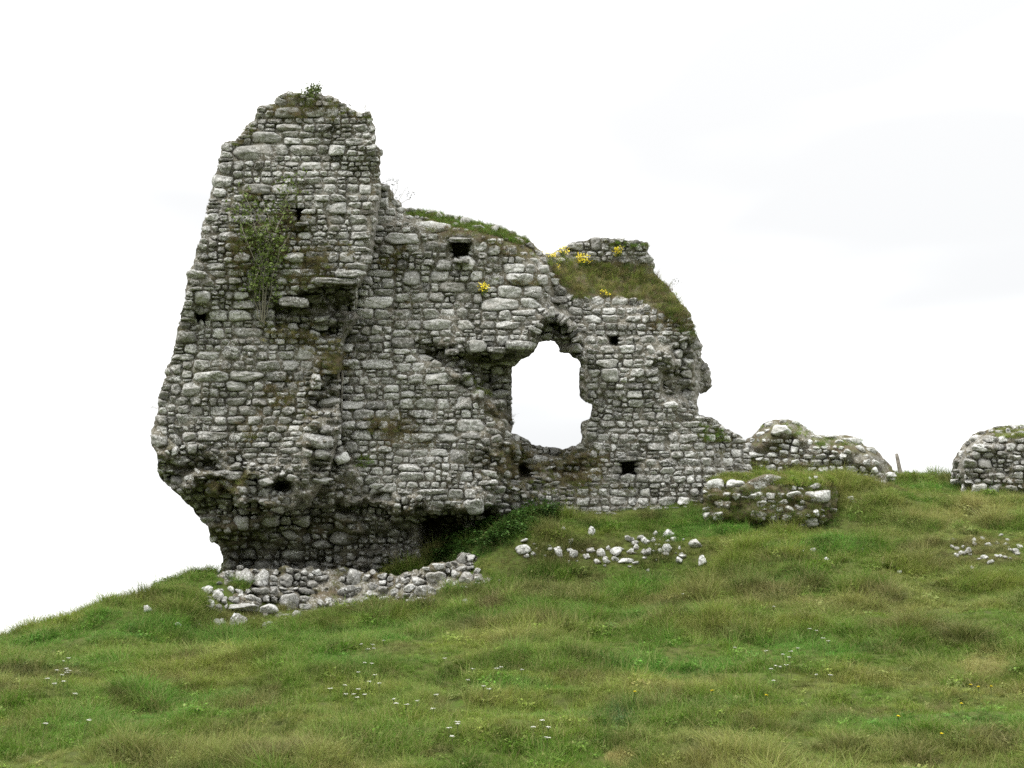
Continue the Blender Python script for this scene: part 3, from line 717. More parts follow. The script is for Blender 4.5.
ROCKS = [  # px, py, w, h, label
    (523, 555, 16, 8, 'pale angular stone at the left end of the row of stones in the bank'),
    (558, 554, 10, 9, 'rounded white stone second from the left in the bank below the ruin'),
    (574, 556, 8, 8, 'grey stone beside the rounded white stone in the bank'),
    (593, 532, 8, 8, 'round white stone lying alone above the row of stones in the bank'),
    (601, 554, 13, 7, 'flat pale stone left of the middle of the bank'),
    (615, 552, 14, 9, 'large white angular stone in the middle of the bank'),
    (629, 541, 10, 5, 'flat grey stone on the upper edge of the bank'),
    (667, 550, 11, 9, 'blocky white stone near the right end of the bank'),
    (669, 535, 14, 7, 'long pale stone at the top right of the bank'),
    (656, 534, 6, 5, 'small white stone touching the long pale stone at the top of the bank'),
    (696, 546, 13, 8, 'speckled white stone standing apart right of the bank'),
    (645, 542, 8, 7, 'dark streaked stone with a white face on top of the bank'),
    (627, 562, 17, 4, 'thin flat slab along the lower edge of the bank'),
    (606, 562, 8, 4, 'small thin slab left of the long slab on the lower edge of the bank'),
    (648, 553, 8, 8, 'grey stone between the middle and right end of the bank'),
    (702, 563, 7, 9, 'tilted narrow white stone below the right end of the bank'),
    (564, 531, 6, 5, 'small pale stone high on the slope above the left of the bank'),
    (237, 624, 17, 16, 'biggest loose boulder, layered and grey, at the foot of the slope below the footing'),
    (219, 625, 12, 10, 'grey stone just left of the layered boulder below the footing'),
    (268, 626, 17, 9, 'flat weathered stone right of the layered boulder below the footing'),
    (207, 590, 14, 7, 'flat white stone on the grass at the left corner of the footing'),
    (216, 595, 12, 10, 'white block lying at the left corner of the footing'),
    (210, 607, 11, 10, 'leaning pale stone in the grass left of the footing'),
    (240, 596, 7, 5, 'bright white chip in front of the footing left end'),
    (252, 609, 8, 5, 'small white stone sunk before the footing'),
    (176, 629, 10, 6, 'low dark stone at the left end of the stones below the footing'),
    (198, 628, 12, 6, 'long low stone left of the paired grey stones below the footing'),
    (295, 618, 12, 8, 'half buried grey stone under the middle of the footing'),
    (146, 610, 10, 6, 'weathered stone on the left skyline of the hill'),
    (745, 508, 3, 3, 'tiny chip below the mossy mound'),
    (804, 552, 7, 4, 'white stone left of its neighbour on the slope below the mound'),
    (814, 551, 6, 4, 'pale stone right of its neighbour on the slope below the mound'),
    (828, 561, 6, 7, 'upright white stone on the slope below the mound'),
    (863, 551, 4, 5, 'small narrow white stone on the open slope right of the mound'),
    (900, 573, 5, 4, 'small lone white stone low on the right slope'),
    (853, 502, 12, 5, 'pale stones right of the mossy mound, half hidden in grass'),
    (957, 549, 6, 4, 'white stone at the left of the stone scatter on the far right'),
    (974, 541, 6, 5, 'upper left white stone in the scatter on the far right'),
    (983, 539, 5, 6, 'upright pale stone at the top of the scatter on the far right'),
    (989, 545, 9, 5, 'brightest white stone in the scatter on the far right'),
    (962, 554, 6, 4, 'pale stone low left in the scatter on the far right'),
    (985, 557, 7, 4, 'white stone low in the scatter on the far right'),
    (973, 569, 5, 4, 'lone stone under the scatter on the far right'),
    (1012, 572, 8, 4, 'pale stone near the frame edge below the scatter on the far right'),
    (1020, 547, 6, 5, 'white stone at the very right edge of the scatter'),
    (545, 632, 6, 4, 'tiny grey stone in the grass below the bank'),
    (636, 594, 7, 4, 'small grey stone in the grass below the middle of the bank'),
    (897, 554, 6, 4, 'small pale stone between the mound stones and the right scatter'),
    (503, 605, 5, 3, 'small pale stone in the grass right of the footing'),
]
for q, (x, y, w, h, lab) in enumerate(ROCKS):
    gr = 'loose stones in the bank below the ruin' if 510 < x < 710 and 525 < y < 570 else ('stones scattered on the right slope' if x > 790 else 'stones around the footing')
    rock('loose_stone', x, y, w * 1.2, h * 1.35, lab, 300 + q, group=gr, tone=.38 if 'grey' in lab or 'dark' in lab or 'layered' in lab else .50, lic=-.05 if 'grey' in lab else .28, sink=.4, moss=.0)
# tiny chips nobody would tell apart
rg = np.random.default_rng(88); nchip = 0
for (cx, cy, sx, sy, nn, where) in ((600, 554, 84, 12, 70, 'in the bank below the ruin'), (652, 541, 28, 9, 22, 'at the top right of the bank'), (985, 550, 34, 14, 30, 'in the scatter at the far right'), (235, 624, 60, 7, 22, 'trailing below the left of the footing'), (770, 518, 60, 4, 8, 'at the foot of the mossy mound'), (410, 603, 60, 4, 8, 'along the lower edge of the footing')):
    for _ in range(nn):
        x = cx + rg.uniform(-1, 1) * sx; y = cy + rg.normal(0, .5) * sy + .02 * abs(x - cx)
        w = rg.uniform(3, 9.5); nchip += 1
        rock('stone_chip', x, y, w, w * rg.uniform(.45, .9), 'small stone chip half sunk in the turf ' + where, 900 + nchip, group='small stone chips ' + where, tone=rg.uniform(.2, .62), sink=.25, lic=rg.uniform(-.1, .25), moss=rg.uniform(-.1, .3))

# the little post on the ridge
pp = unproj(901.5, 479, 24.9)
pz = float(gz(pp[0], pp[1]))
hpost = 24.9 * 21 / F
u = np.linspace(0, 1, 7); ringn = 8
V = []
for q, t in enumerate(u):
    rad = 0.06 * (1 - .15 * t) * (1 if q < 6 else .82)
    for k in range(ringn):
        a = 2 * math.pi * k / ringn + math.pi / 8
        V.append([math.copysign(min(abs(math.cos(a)), .8), math.cos(a)) * rad - t * .06, math.copysign(min(abs(math.sin(a)), .8), math.sin(a)) * rad, -.1 + t * (hpost + .1)])
Fp = [[q * ringn + k, q * ringn + (k + 1) % ringn, (q + 1) * ringn + (k + 1) % ringn, (q + 1) * ringn + k] for q in range(6) for k in range(ringn)]
b6 = 6 * ringn
Fp += [[b6, b6 + 1, b6 + 2, b6 + 3], [b6, b6 + 3, b6 + 4, b6 + 7], [b6 + 4, b6 + 5, b6 + 6, b6 + 7]]
post = mesh_obj('fence_post', V, Fp, simple('weathered_wood', (0.24, 0.22, 0.19), .35, sc=18), None, False)
post.location = (float(pp[0]), float(pp[1]), pz)
tag(post, 'short grey weathered post leaning on the ridge beside the low wall stub', 'post')

# ------------------------------------------------------------------ grass
def blade_proto(name, seed, nb, hmin, hmax, wid, spread, lean, dry, mat):
    rg = np.random.default_rng(seed); V, Fc, BV = [], [], []
    for q in range(nb):
        a = rg.uniform(0, 6.283); r_ = spread * math.sqrt(rg.random()); x0, y0 = r_ * math.cos(a), r_ * math.sin(a)
        hb = rg.uniform(hmin, hmax); ln = rg.uniform(.15, 1.0) * lean; dr = rg.uniform(0, 6.283) if rg.random() < .5 else a + rg.normal(0, .5)
        dx, dy = math.cos(dr), math.sin(dr); w = wid * rg.uniform(.6, 1.3); fa = rg.uniform(0, 3.14); wx, wy = math.cos(fa) * w, math.sin(fa) * w
        b0 = len(V); val = rg.uniform(.8, 1.22); dd = (rg.random() < dry) * rg.uniform(.3, .9)
        for t, ww in ((0, 1.0), (.55, .85), (1.0, .12)):
            cx = x0 + dx * hb * ln * t * t; cy = y0 + dy * hb * ln * t * t; cz = hb * t * (1 - .25 * ln * t) - .02
            V.append((cx - wx * ww, cy - wy * ww, cz)); V.append((cx + wx * ww, cy + wy * ww, cz)); BV += [(val, dd, 0)] * 2
        Fc += [(b0, b0 + 1, b0 + 3, b0 + 2), (b0 + 2, b0 + 3, b0 + 5, b0 + 4)]
    me_o = mesh_obj(name, V, Fc, mat, None, True, {'bv': np.array(BV)})
    COL.objects.unlink(me_o)
    return me_o
def leaf_proto(name, seed, nl, hh, lw, spread, mat):
    rg = np.random.default_rng(seed); V, Fc, BV = [], [], []
    for q in range(nl):
        z = hh * rg.uniform(.15, 1); a = rg.uniform(0, 6.283); r_ = spread * rg.random()
        c0 = np.array([r_ * math.cos(a), r_ * math.sin(a), z]); d = np.array([math.cos(a), math.sin(a), rg.uniform(-.6, .5)]); d /= np.linalg.norm(d)
        s_ = np.cross(d, [0, 0, 1]); s_ /= np.linalg.norm(s_); Lh = lw * rg.uniform(.7, 1.4)
        b0 = len(V); V += [tuple(c0), tuple(c0 + d * Lh * .5 + s_ * Lh * .32), tuple(c0 + d * Lh), tuple(c0 + d * Lh * .5 - s_ * Lh * .32)]
        Fc.append((b0, b0 + 1, b0 + 2, b0 + 3)); BV += [(rg.uniform(.6, 1.5), (rg.random() < .06) * .5, 0)] * 4
    o = mesh_obj(name, V, Fc, mat, None, False, {'bv': np.array(BV)}); COL.objects.unlink(o); return o
def proto_collection(name, obs):
    c_ = bpy.data.collections.new(name)
    for o in obs: c_.objects.link(o)
    return c_
protos = [blade_proto('a0', 1, 46, .05, .13, .0034, .13, .9, .10, M_BLADE), blade_proto('a1', 2, 46, .07, .17, .0034, .13, 1.1, .18, M_BLADE), blade_proto('a2', 3, 40, .09, .22, .0032, .12, 1.2, .25, M_BLADE),
          blade_proto('a3', 4, 30, .14, .32, .0030, .10, 1.0, .45, M_BLADE), blade_proto('a4', 5, 8, .28, .50, .0022, .12, .7, .9, M_BLADE), leaf_proto('a5', 6, 46, .12, .045, .13, M_BLADE), leaf_proto('a6', 7, 90, .45, .10, .22, M_BLADE)]
PC = proto_collection('grass_prototypes', protos)

def scatter_object(name, P, rot, scl, idx, colr, coll):
    me = bpy.data.meshes.new(name); n_ = len(P)
    me.vertices.add(n_); me.vertices.foreach_set('co', np.asarray(P, np.float32).ravel())
    a = me.attributes.new('rot', 'FLOAT_VECTOR', 'POINT'); a.data.foreach_set('vector', np.asarray(rot, np.float32).ravel())
    a = me.attributes.new('scl', 'FLOAT', 'POINT'); a.data.foreach_set('value', np.asarray(scl, np.float32))
    a = me.attributes.new('idx', 'INT', 'POINT'); a.data.foreach_set('value', np.asarray(idx, np.int32))
    a = me.attributes.new('gcol', 'FLOAT_COLOR', 'POINT'); a.data.foreach_set('color', np.concatenate([colr, np.ones((n_, 1))], 1).astype(np.float32).ravel())
    o = bpy.data.objects.new(name, me); COL.objects.link(o)
    ng = bpy.data.node_groups.new(name + '_nodes', 'GeometryNodeTree')
    ng.interface.new_socket('Geometry', in_out='INPUT', socket_type='NodeSocketGeometry'); ng.interface.new_socket('Geometry', in_out='OUTPUT', socket_type='NodeSocketGeometry')
    nn = ng.nodes; ll = ng.links
    gi = nn.new('NodeGroupInput'); go = nn.new('NodeGroupOutput')
    iop = nn.new('GeometryNodeInstanceOnPoints'); ci = nn.new('GeometryNodeCollectionInfo')
    ci.inputs['Collection'].default_value = coll; ci.inputs['Separate Children'].default_value = True; ci.inputs['Reset Children'].default_value = True
    def na(nm, ty):
        t = nn.new('GeometryNodeInputNamedAttribute'); t.data_type = ty; t.inputs['Name'].default_value = nm; return t.outputs['Attribute']
    m2p = nn.new('GeometryNodeMeshToPoints'); ll.new(gi.outputs[0], m2p.inputs[0]); ll.new(m2p.outputs[0], iop.inputs['Points'])
    ll.new(ci.outputs[0], iop.inputs['Instance']); iop.inputs['Pick Instance'].default_value = True
    ll.new(na('idx', 'INT'), iop.inputs['Instance Index']); 
    e2r = nn.new('FunctionNodeEulerToRotation'); ll.new(na('rot', 'FLOAT_VECTOR'), e2r.inputs[0]); ll.new(e2r.outputs[0], iop.inputs['Rotation'])
    ll.new(na('scl', 'FLOAT'), iop.inputs['Scale']); ll.new(iop.outputs[0], go.inputs[0])
    md = o.modifiers.new('scatter', 'NODES'); md.node_group = ng
    return o

GREEN = np.array([0.122, 0.232, 0.026]); OLIVE = np.array([0.215, 0.285, 0.048]); STRAW = np.array([0.38, 0.345, 0.13]); BROWN = np.array([0.15, 0.128, 0.058]); BRIGHT = np.array([0.110, 0.285, 0.038]); DARKG = np.array([0.034, 0.085, 0.026])
PATCH = [  # px, py, rx, ry, colour, strength
    (620, 719, 17, 10, DARKG * 1.3, .85), (130, 655, 90, 8, GREEN, .5), (400, 740, 80, 10, GREEN, .4), (770, 522, 80, 8, BRIGHT, .85), (700, 515, 40, 9, BRIGHT, .6), (690, 605, 60, 5, BROWN, .5), (560, 596, 60, 6, BROWN, .55), (430, 602, 70, 5, BROWN, .4), (730, 590, 60, 10, BROWN, .4),
    (985, 668, 26, 16, STRAW, .7), (1000, 505, 60, 8, STRAW, .4), (930, 560, 50, 10, BROWN, .35), (940, 708, 14, 6, BROWN * 1.5, .8), (965, 520, 60, 12, STRAW, .55), (1000, 740, 40, 8, BROWN, .3), (880, 640, 60, 9, GREEN, .5), (60, 660, 50, 10, GREEN, .45), (90, 740, 80, 20, GREEN, .35), (900, 530, 40, 14, STRAW, .35),
    (490, 605, 14, 6, BROWN, .8), (620, 760, 16, 9, STRAW, .9), (300, 640, 90, 8, BRIGHT, .3), (470, 700, 90, 9, STRAW, .25), (985, 552, 34, 14, BROWN, .6), (270, 608, 50, 9, BROWN * 1.4, .7), (600, 552, 95, 14, BROWN * .75, .6), (790, 700, 40, 8, GREEN, .4), (560, 512, 30, 9, OLIVE, .6),
    (780, 484, 70, 9, OLIVE * 1.1, .6), (600, 640, 80, 6, GREEN, .4), (540, 650, 40, 8, BRIGHT, .35), (690, 640, 60, 8, BRIGHT * .9, .3)]
def patch_color(P):
    x, y = P[:, 0], P[:, 1]
    a = fbm(x * .75, y * 1.6, 0, 201, 3)[:, None]; b_ = fbm(x * .5 + 9, y * 1.3, 0, 202, 3)[:, None]; c_ = fbm(x * 1.4, y * 2.4, 0, 203, 3)[:, None]
    c = GREEN + (OLIVE - GREEN) * sstep(-.3, .7, a)
    c = c + (STRAW - c) * sstep(.2, 1.0, b_) * .45
    c = c + (BROWN - c) * sstep(.25, .85, c_) * .6
    c = c + (BRIGHT - c) * sstep(.25, .85, -b_) * .75
    c = c * (1 - .35 * sstep(.1, .7, fbm(x * 3.1, y * 4.5, 0, 204, 2)))[:, None]
    px, py = proj(P)
    for (cx, cy, rx, ry, cc, s_) in PATCH:
        q = ((px - cx) / rx) ** 2 + ((py - cy) / ry) ** 2 + .5 * vnoise(px / 6, py / 4, 0, 77)
        f = (s_ * sstep(1.5, .3, q))[:, None]; c = c + (cc - c) * f
    return c
rg = np.random.default_rng(500)
NP = 330000
yy = 6.0 + 22.5 * rg.random(NP) ** 1.0; xx = (rg.random(NP) * 2 - 1) * (yy * 0.60 + 2.2)
slope = np.maximum((gz(xx, yy + .15) - gz(xx, yy - .15)) / .3, 0) + .5 * np.abs(gz(xx + .15, yy) - gz(xx - .15, yy)) / .3
keep = rg.random(NP) < np.clip(13.0 / yy, .5, 1) * np.clip(.30 + 2.1 * slope, .4, 2.2) / 1.8; xx = xx[keep]; yy = yy[keep]
rx_, ry_ = [], []                                            # the steep little banks need as much grass as the level turf
for (x0, x1, y0, y1, nn) in ((470, 750, 515, 600, 5200), (170, 340, 580, 645, 3000), (860, 1030, 500, 600, 3000)):
    for _ in range(nn):
        g = ground_hit(rg.uniform(x0, x1), rg.uniform(y0, y1))
        if g is not None: rx_.append(g[0]); ry_.append(g[1])
xx = np.concatenate([xx, rx_]); yy = np.concatenate([yy, ry_])
zz = gz(xx, yy); P = np.stack([xx, yy, zz], 1)
px, py = proj(P)
# no grass inside masonry
inside = (sample(m_solid.astype(float), px, py) > .5) & (yy > sample(D, px, py) + .1) & (yy < sample(D, px, py) + 1.9)
foot = (sample(mf.astype(float), px, py) > .5) & (yy > sample(dmf, px, py))
P = P[~(inside | foot)]; px, py = proj(P); yy = P[:, 1]
n_ = len(P)
tall = fbm(P[:, 0] * .9, P[:, 1] * 1.5, 0, 301, 3)
r1 = rg.random(n_)
idx = np.where(r1 < .34, 0, np.where(r1 < .64, 1, np.where(r1 < .84, 2, 3)))
idx = np.where((tall > .25) & (rg.random(n_) < .5), 3, idx); idx = np.where((tall < -.3) & (rg.random(n_) < .6), 0, idx)
r2 = rg.random(n_); idx = np.where(r2 < np.where((px < 230) & (py < 650), .05, .022), 4, idx); idx = np.where((r2 > .94), 5, idx)
clump = fbm(P[:, 0] * 2.4, P[:, 1] * 3.0, 0, 302, 2)
scl = (0.55 + .40 * sstep(-.5, .6, tall) + .75 * sstep(0, .8, clump)) * rg.uniform(.75, 1.3, n_)
scl = np.where((abs(px - 600) < 110) & (abs(py - 555) < 18), scl * .62, scl)
scl = np.where((abs(px - 260) < 70) & (abs(py - 612) < 22), scl * .95, scl)
scl = np.where((abs(px - 985) < 40) & (abs(py - 552) < 18), scl * .65, scl)
scl = scl * np.clip(yy / 15, .85, 1.2) * .62
# bare turf scars
bare = fbm(P[:, 0] * 1.7 + 3, P[:, 1] * 3.2, 0, 401, 3)
k2 = ~((bare > .72) & (rg.random(n_) < .7)); 
lx = fbm(P[:, 0] * .8, P[:, 1] * .8, 0, 601, 2); ly = fbm(P[:, 0] * .8, P[:, 1] * .8, 0, 602, 2)
rot = np.stack([rg.normal(0, .16, n_) + .35 * lx + .1, rg.normal(0, .16, n_) + .4 * ly - .1, rg.uniform(0, 6.283, n_)], 1)
gc = patch_color(P) * rg.uniform(.88, 1.13, (n_, 1)) * (1 + rg.normal(0, .04, (n_, 3)))
grass = scatter_object('grass', P[k2], rot[k2], scl[k2], idx[k2], np.clip(gc[k2], .005, 1), PC)
tag(grass, 'rough green and straw coloured pasture grass covering the hillside', 'grass', kind='stuff')

# nettles in the lee of the block
m_net = blur(pmask([(436, 558), (448, 540), (480, 520), (520, 506), (560, 508), (556, 520), (520, 532), (490, 548), (460, 556), (440, 566)]), 2)
pts = []
rg = np.random.default_rng(61)
while len(pts) < 230:
    x = rg.uniform(430, 565); y = rg.uniform(500, 568)
    if sample(m_net, x, y) < rg.random(): continue
    g = ground_hit(x, y + 4)
    if g is not None: pts.append(g)
pts = np.array(pts); n_ = len(pts)
tag(scatter_object('nettles', pts, np.stack([rg.normal(0, .1, n_), rg.normal(0, .1, n_), rg.uniform(0, 6.3, n_)], 1), rg.uniform(.4, .85, n_), np.where(rg.random(n_) < .45, 6, 3), np.array([.062, .125, .028]) * rg.uniform(.7, 1.5, (n_, 1)), PC),
    'dense dark green nettles growing beside the undercut of the ruin', 'nettles', kind='stuff')

# turf on the wall heads and dry tufts on the ledges
pts, sc_, cc_, ii_ = [], [], [], []
rg = np.random.default_rng(62)
def wall_tufts(poly, n_, cols, smin, smax, Dm, lift=.0, kinds=(0, 1, 2)):
    mk = pmask(poly)
    if Dm is D: mk = mk & m_solid
    ys_, xs_ = np.where(mk)
    if not len(ys_): return
    for _ in range(n_):
        k = rg.integers(len(ys_)); x = xs_[k] - OX + rg.random(); y = ys_[k] - OY + rg.random()
        d = float(sample(Dm, x, y)) - .03
        pts.append(unproj(x, y + 1.5 + lift, d)); sc_.append(rg.uniform(smin, smax)); ii_.append(rg.choice(kinds))
        c_ = cols[rg.integers(len(cols))]; cc_.append(np.array(c_) * rg.uniform(.7, 1.3))
SL = OLIVE * .55; DB = BROWN * .95; DG = GREEN * .55
wall_tufts([(402, 207), (420, 207), (440, 210), (458, 214), (477, 219), (497, 225), (516, 232), (528, 240), (520, 243), (495, 234), (470, 228), (440, 222), (408, 214)], 420, [GREEN, GREEN * .85, SL], .55, 1.0, D)
wall_tufts([(543, 254), (560, 256), (600, 262), (650, 264), (666, 284), (684, 308), (672, 312), (640, 300), (600, 295), (574, 298), (560, 280)], 400, [SL, SL, OLIVE, DB, DG, STRAW * .8], .5, 1.25, D, kinds=(0, 1, 2, 3))
wall_tufts([(640, 285), (668, 288), (690, 316), (698, 336), (680, 330)], 160, [DG, SL, DB], .4, .8, D)
wall_tufts([(610, 240), (650, 241), (648, 246), (610, 245)], 26, [SL, GREEN], .35, .7, D)
wall_tufts([(274, 96), (300, 92), (345, 102), (374, 114), (374, 124), (340, 112), (290, 104)], 60, [DB, SL], .35, .75, D, kinds=(0, 1, 3))
wall_tufts([(224, 141), (250, 124), (256, 128), (236, 145)], 22, [DB, SL], .35, .7, D)
wall_tufts([(258, 322), (325, 322), (348, 350), (350, 372), (330, 372), (300, 345), (262, 340)], 150, [SL, DB, STRAW * .8], .35, .7, D)
wall_tufts([(300, 236), (350, 240), (356, 282), (300, 290)], 110, [DB, DB, SL], .3, .6, D)
wall_tufts([(225, 185), (298, 180), (305, 290), (232, 285)], 170, [DB, SL, DG], .3, .6, D)
wall_tufts([(366, 416), (412, 424), (420, 440), (372, 436)], 22, [DB, BROWN * .9], .4, .7, D)
wall_tufts([(352, 452), (372, 452), (372, 468), (354, 466)], 16, [GREEN * 1.1, SL], .4, .7, D)
wall_tufts([(462, 372), (482, 378), (492, 396), (476, 392)], 36, [SL, OLIVE], .4, .8, D)
wall_tufts([(694, 420), (722, 428), (730, 440), (700, 440)], 70, [GREEN * .9, SL], .4, .7, D)
wall_tufts([(505, 480), (600, 478), (640, 490), (560, 502), (505, 500)], 80, [DB, SL], .35, .7, D)
wall_tufts([(240, 80), (700, 80), (700, 480), (160, 480), (190, 280)], 10, [DB], .3, .5, D)
ys_, xs_ = np.where((mossr > .38) & m_solid & (m_holes == False) & (GY < 500))
for _ in range(2200):
    k = rg.integers(len(ys_)); x = xs_[k] - OX + rg.random(); y = ys_[k] - OY + rg.random()
    pts.append(unproj(x, y, float(sample(D, x, y)) - .02)); sc_.append(rg.uniform(.25, .62)); ii_.append(rg.integers(0, 4)); cc_.append([DB, SL, np.array([.17, .125, .07]), BROWN * 1.3][rg.integers(4)] * rg.uniform(.7, 1.3))
wall_tufts([(760, 425), (798, 420), (818, 436), (860, 438), (862, 446), (820, 446), (790, 432)], 120, [OLIVE, SL, GREEN], .45, .8, dm_a)
wall_tufts([(744, 438), (760, 446), (850, 460), (896, 474), (896, 482), (744, 484)], 90, [SL, OLIVE, DB], .35, .8, dm_a, kinds=(1, 2, 3))
wall_tufts([(985, 430), (1006, 424), (1040, 426), (1040, 436), (1000, 436)], 150, [OLIVE, SL, OLIVE * 1.2], .45, .8, dm_b)
wall_tufts([(704, 482), (722, 474), (790, 472), (832, 478), (836, 484), (790, 482), (720, 482)], 560, [OLIVE, OLIVE * 1.2, GREEN, STRAW * .8], .6, 1.1, dm_c)
wall_tufts([(704, 486), (836, 486), (834, 520), (704, 522)], 620, [SL, SL * .8, DB * .9, DG], .3, .7, dm_c)
pts = np.array(pts); n_ = len(pts)
rot = np.stack([rg.uniform(.1, .8, n_), rg.normal(0, .25, n_), 0 * rg.random(n_)], 1)
tag(scatter_object('wall_grass', pts, rot, np.array(sc_) * .9, np.array(ii_), np.clip(np.array(cc_), .004, 1), PC), 'turf and dry tufts rooted on wall heads and ledges of the ruins', 'grass', kind='stuff')

# ------------------------------------------------------------------ plants
M_LEAF = simple('leaf_green', (0.135, 0.185, 0.045), .5, .6, 25); M_LEAF2 = simple('leaf_dull', (0.075, 0.082, 0.038), .4, .8, 25)
M_TWIG = simple('dead_stem', (0.27, 0.25, 0.20), .3); M_STEM = simple('green_stem', (0.09, 0.12, 0.035), .3)
M_YEL = simple('yellow_petals', (0.88, 0.72, 0.03), .1, sc=60); M_WPET = simple('white_petals', (0.80, 0.80, 0.74), .08, sc=60)
def tube(P, r0, r1, k=5):
    P = np.array(P, float); n_ = len(P); V = []; Fc = []
    for i in range(n_):
        d = P[min(i + 1, n_ - 1)] - P[max(i - 1, 0)]; d = d / (np.linalg.norm(d) + 1e-9)
        s_ = np.cross(d, [0.13, .2, 1.0]); s_ /= np.linalg.norm(s_) + 1e-9; t_ = np.cross(d, s_); r_ = r0 + (r1 - r0) * i / (n_ - 1)
        for q in range(k):
            a = 6.2832 * q / k; V.append(P[i] + r_ * (math.cos(a) * s_ + math.sin(a) * t_))
    for i in range(n_ - 1):
        for q in range(k): Fc.append([i * k + q, i * k + (q + 1) % k, (i + 1) * k + (q + 1) % k, (i + 1) * k + q])
    return np.array(V), np.array(Fc)
class Bag:
    def __init__(s): s.V = []; s.F = []; s.n = 0
    def add(s, V, Fc): s.V.append(np.asarray(V)); s.F.append(np.asarray(Fc) + s.n); s.n += len(V)
    def build(s, name, mat, parent, smooth=False): return mesh_obj(name, np.concatenate(s.V), np.concatenate(s.F), mat, parent, smooth)
def leaf(bag, c0, d, L_, wr=.35, rg=None):
    d = np.array(d, float); d /= np.linalg.norm(d) + 1e-9; s_ = np.cross(d, rg.normal(0, 1, 3)); s_ /= np.linalg.norm(s_) + 1e-9
    bag.add([c0, c0 + d * L_ * .5 + s_ * L_ * wr, c0 + d * L_, c0 + d * L_ * .5 - s_ * L_ * wr], [[0, 1, 2, 3]])
def shrub(name, label, root_px, branches, Dm, leafn, leafL, seed, leafmat=M_LEAF, r0=.012, fwd=.15, jitter=.12):
    rg = np.random.default_rng(seed)
    rp = unproj(*root_px, float(sample(Dm, *root_px)) - .05)
    e_ = empty(name, tuple(float(v) for v in rp)); tag(e_, label, 'shrub')
    sb, lb = Bag(), Bag()
    for (pl, fr) in branches:
        P = [unproj(x, y, float(sample(Dm, x, y)) - .06 - fwd * (k / max(1, len(pl) - 1))) for k, (x, y) in enumerate(pl)]
        Q = [P[0]]
        for k in range(len(P) - 1):
            for t in (.33, .66, 1.0): Q.append(P[k] + (P[k + 1] - P[k]) * t + rg.normal(0, .015, 3))
        sb.add(*tube(Q, r0, r0 * .35))
        for _ in range(int(leafn * fr)):
            t = rg.uniform(.25, 1); k = min(int(t * (len(Q) - 1)), len(Q) - 2); c0 = Q[k] + rg.normal(0, jitter, 3) * [1, .6, 1]
            if rg.random() < .25: sb.add(*tube([Q[k], (Q[k] + c0) / 2 + rg.normal(0, .01, 3), c0], .003, .002, 3))
            for _ in range(3): leaf(lb, c0 + rg.normal(0, .025, 3), rg.normal(0, 1, 3) + [0, -.3, .2], leafL * rg.uniform(.6, 1.3), .33, rg)
    sb.build('stems', M_TWIG, e_, True)
    if lb.n: lb.build('foliage', leafmat, e_)
    return e_
shrub('climbing_shrub', 'straggly green shrub with bare pale stems rooted high on the tower face', (262, 322),
      [([(262, 322), (259, 290), (262, 262), (256, 235), (250, 205), (243, 190)], 1.0), ([(264, 322), (267, 292), (268, 262), (272, 240), (283, 215), (289, 190), (291, 178)], 1.5), ([(263, 322), (264, 296), (259, 270), (247, 240), (238, 215), (232, 205)], .8),
       ([(261, 322), (255, 300), (256, 280), (264, 250), (268, 225), (263, 200)], 1.0), ([(264, 320), (270, 300), (273, 275), (280, 250), (290, 235)], .7), ([(262, 318), (263, 280), (270, 245), (262, 232), (250, 225)], 1.0)], D, 95, .065, 401)
shrub('small_bush', 'tiny green bush on the very top of the tower', (314, 97), [([(314, 97), (313, 91), (311, 86)], 1.0), ([(314, 97), (317, 90), (319, 87)], 1.0), ([(314, 97), (309, 92), (306, 90)], .7)], D, 60, .05, 402, jitter=.06, fwd=0)
shrub('dry_weed', 'wispy dry weed in the notch between the tower and the curtain wall', (392, 196), [([(392, 196), (388, 184), (384, 172)], .3), ([(393, 198), (397, 186), (395, 176)], .3), ([(398, 202), (404, 192), (408, 184)], .4), ([(400, 204), (409, 198), (414, 190)], .3), ([(395, 200), (392, 188), (399, 180)], .3)], D, 26, .035, 403, leafmat=M_LEAF2, r0=.006, jitter=.05, fwd=0)
shrub('dry_weed', 'thin dry weed on the upper right shoulder of the tower', (350, 110), [([(350, 110), (351, 104), (349, 99)], .4), ([(346, 108), (344, 101), (340, 97)], .4), ([(364, 113), (366, 108), (365, 104)], .4), ([(335, 100), (337, 96), (333, 93)], .3)], D, 26, .03, 404, leafmat=M_LEAF2, r0=.005, jitter=.04, fwd=0)
shrub('dry_weed', 'thin dry weed sprouting from the left edge of the tower base', (152, 406), [([(158, 408), (150, 404), (143, 402)], .3), ([(158, 408), (151, 407), (146, 407)], .3)], D, 10, .025, 405, leafmat=M_LEAF2, r0=.005, jitter=.03, fwd=0)
shrub('dry_weed', 'small weed hanging over the right shoulder of the window pier', (672, 286), [([(668, 288), (674, 283), (681, 284)], .5), ([(669, 288), (672, 281), (676, 279)], .5)], D, 20, .03, 406, leafmat=M_LEAF2, r0=.005, jitter=.04, fwd=0)

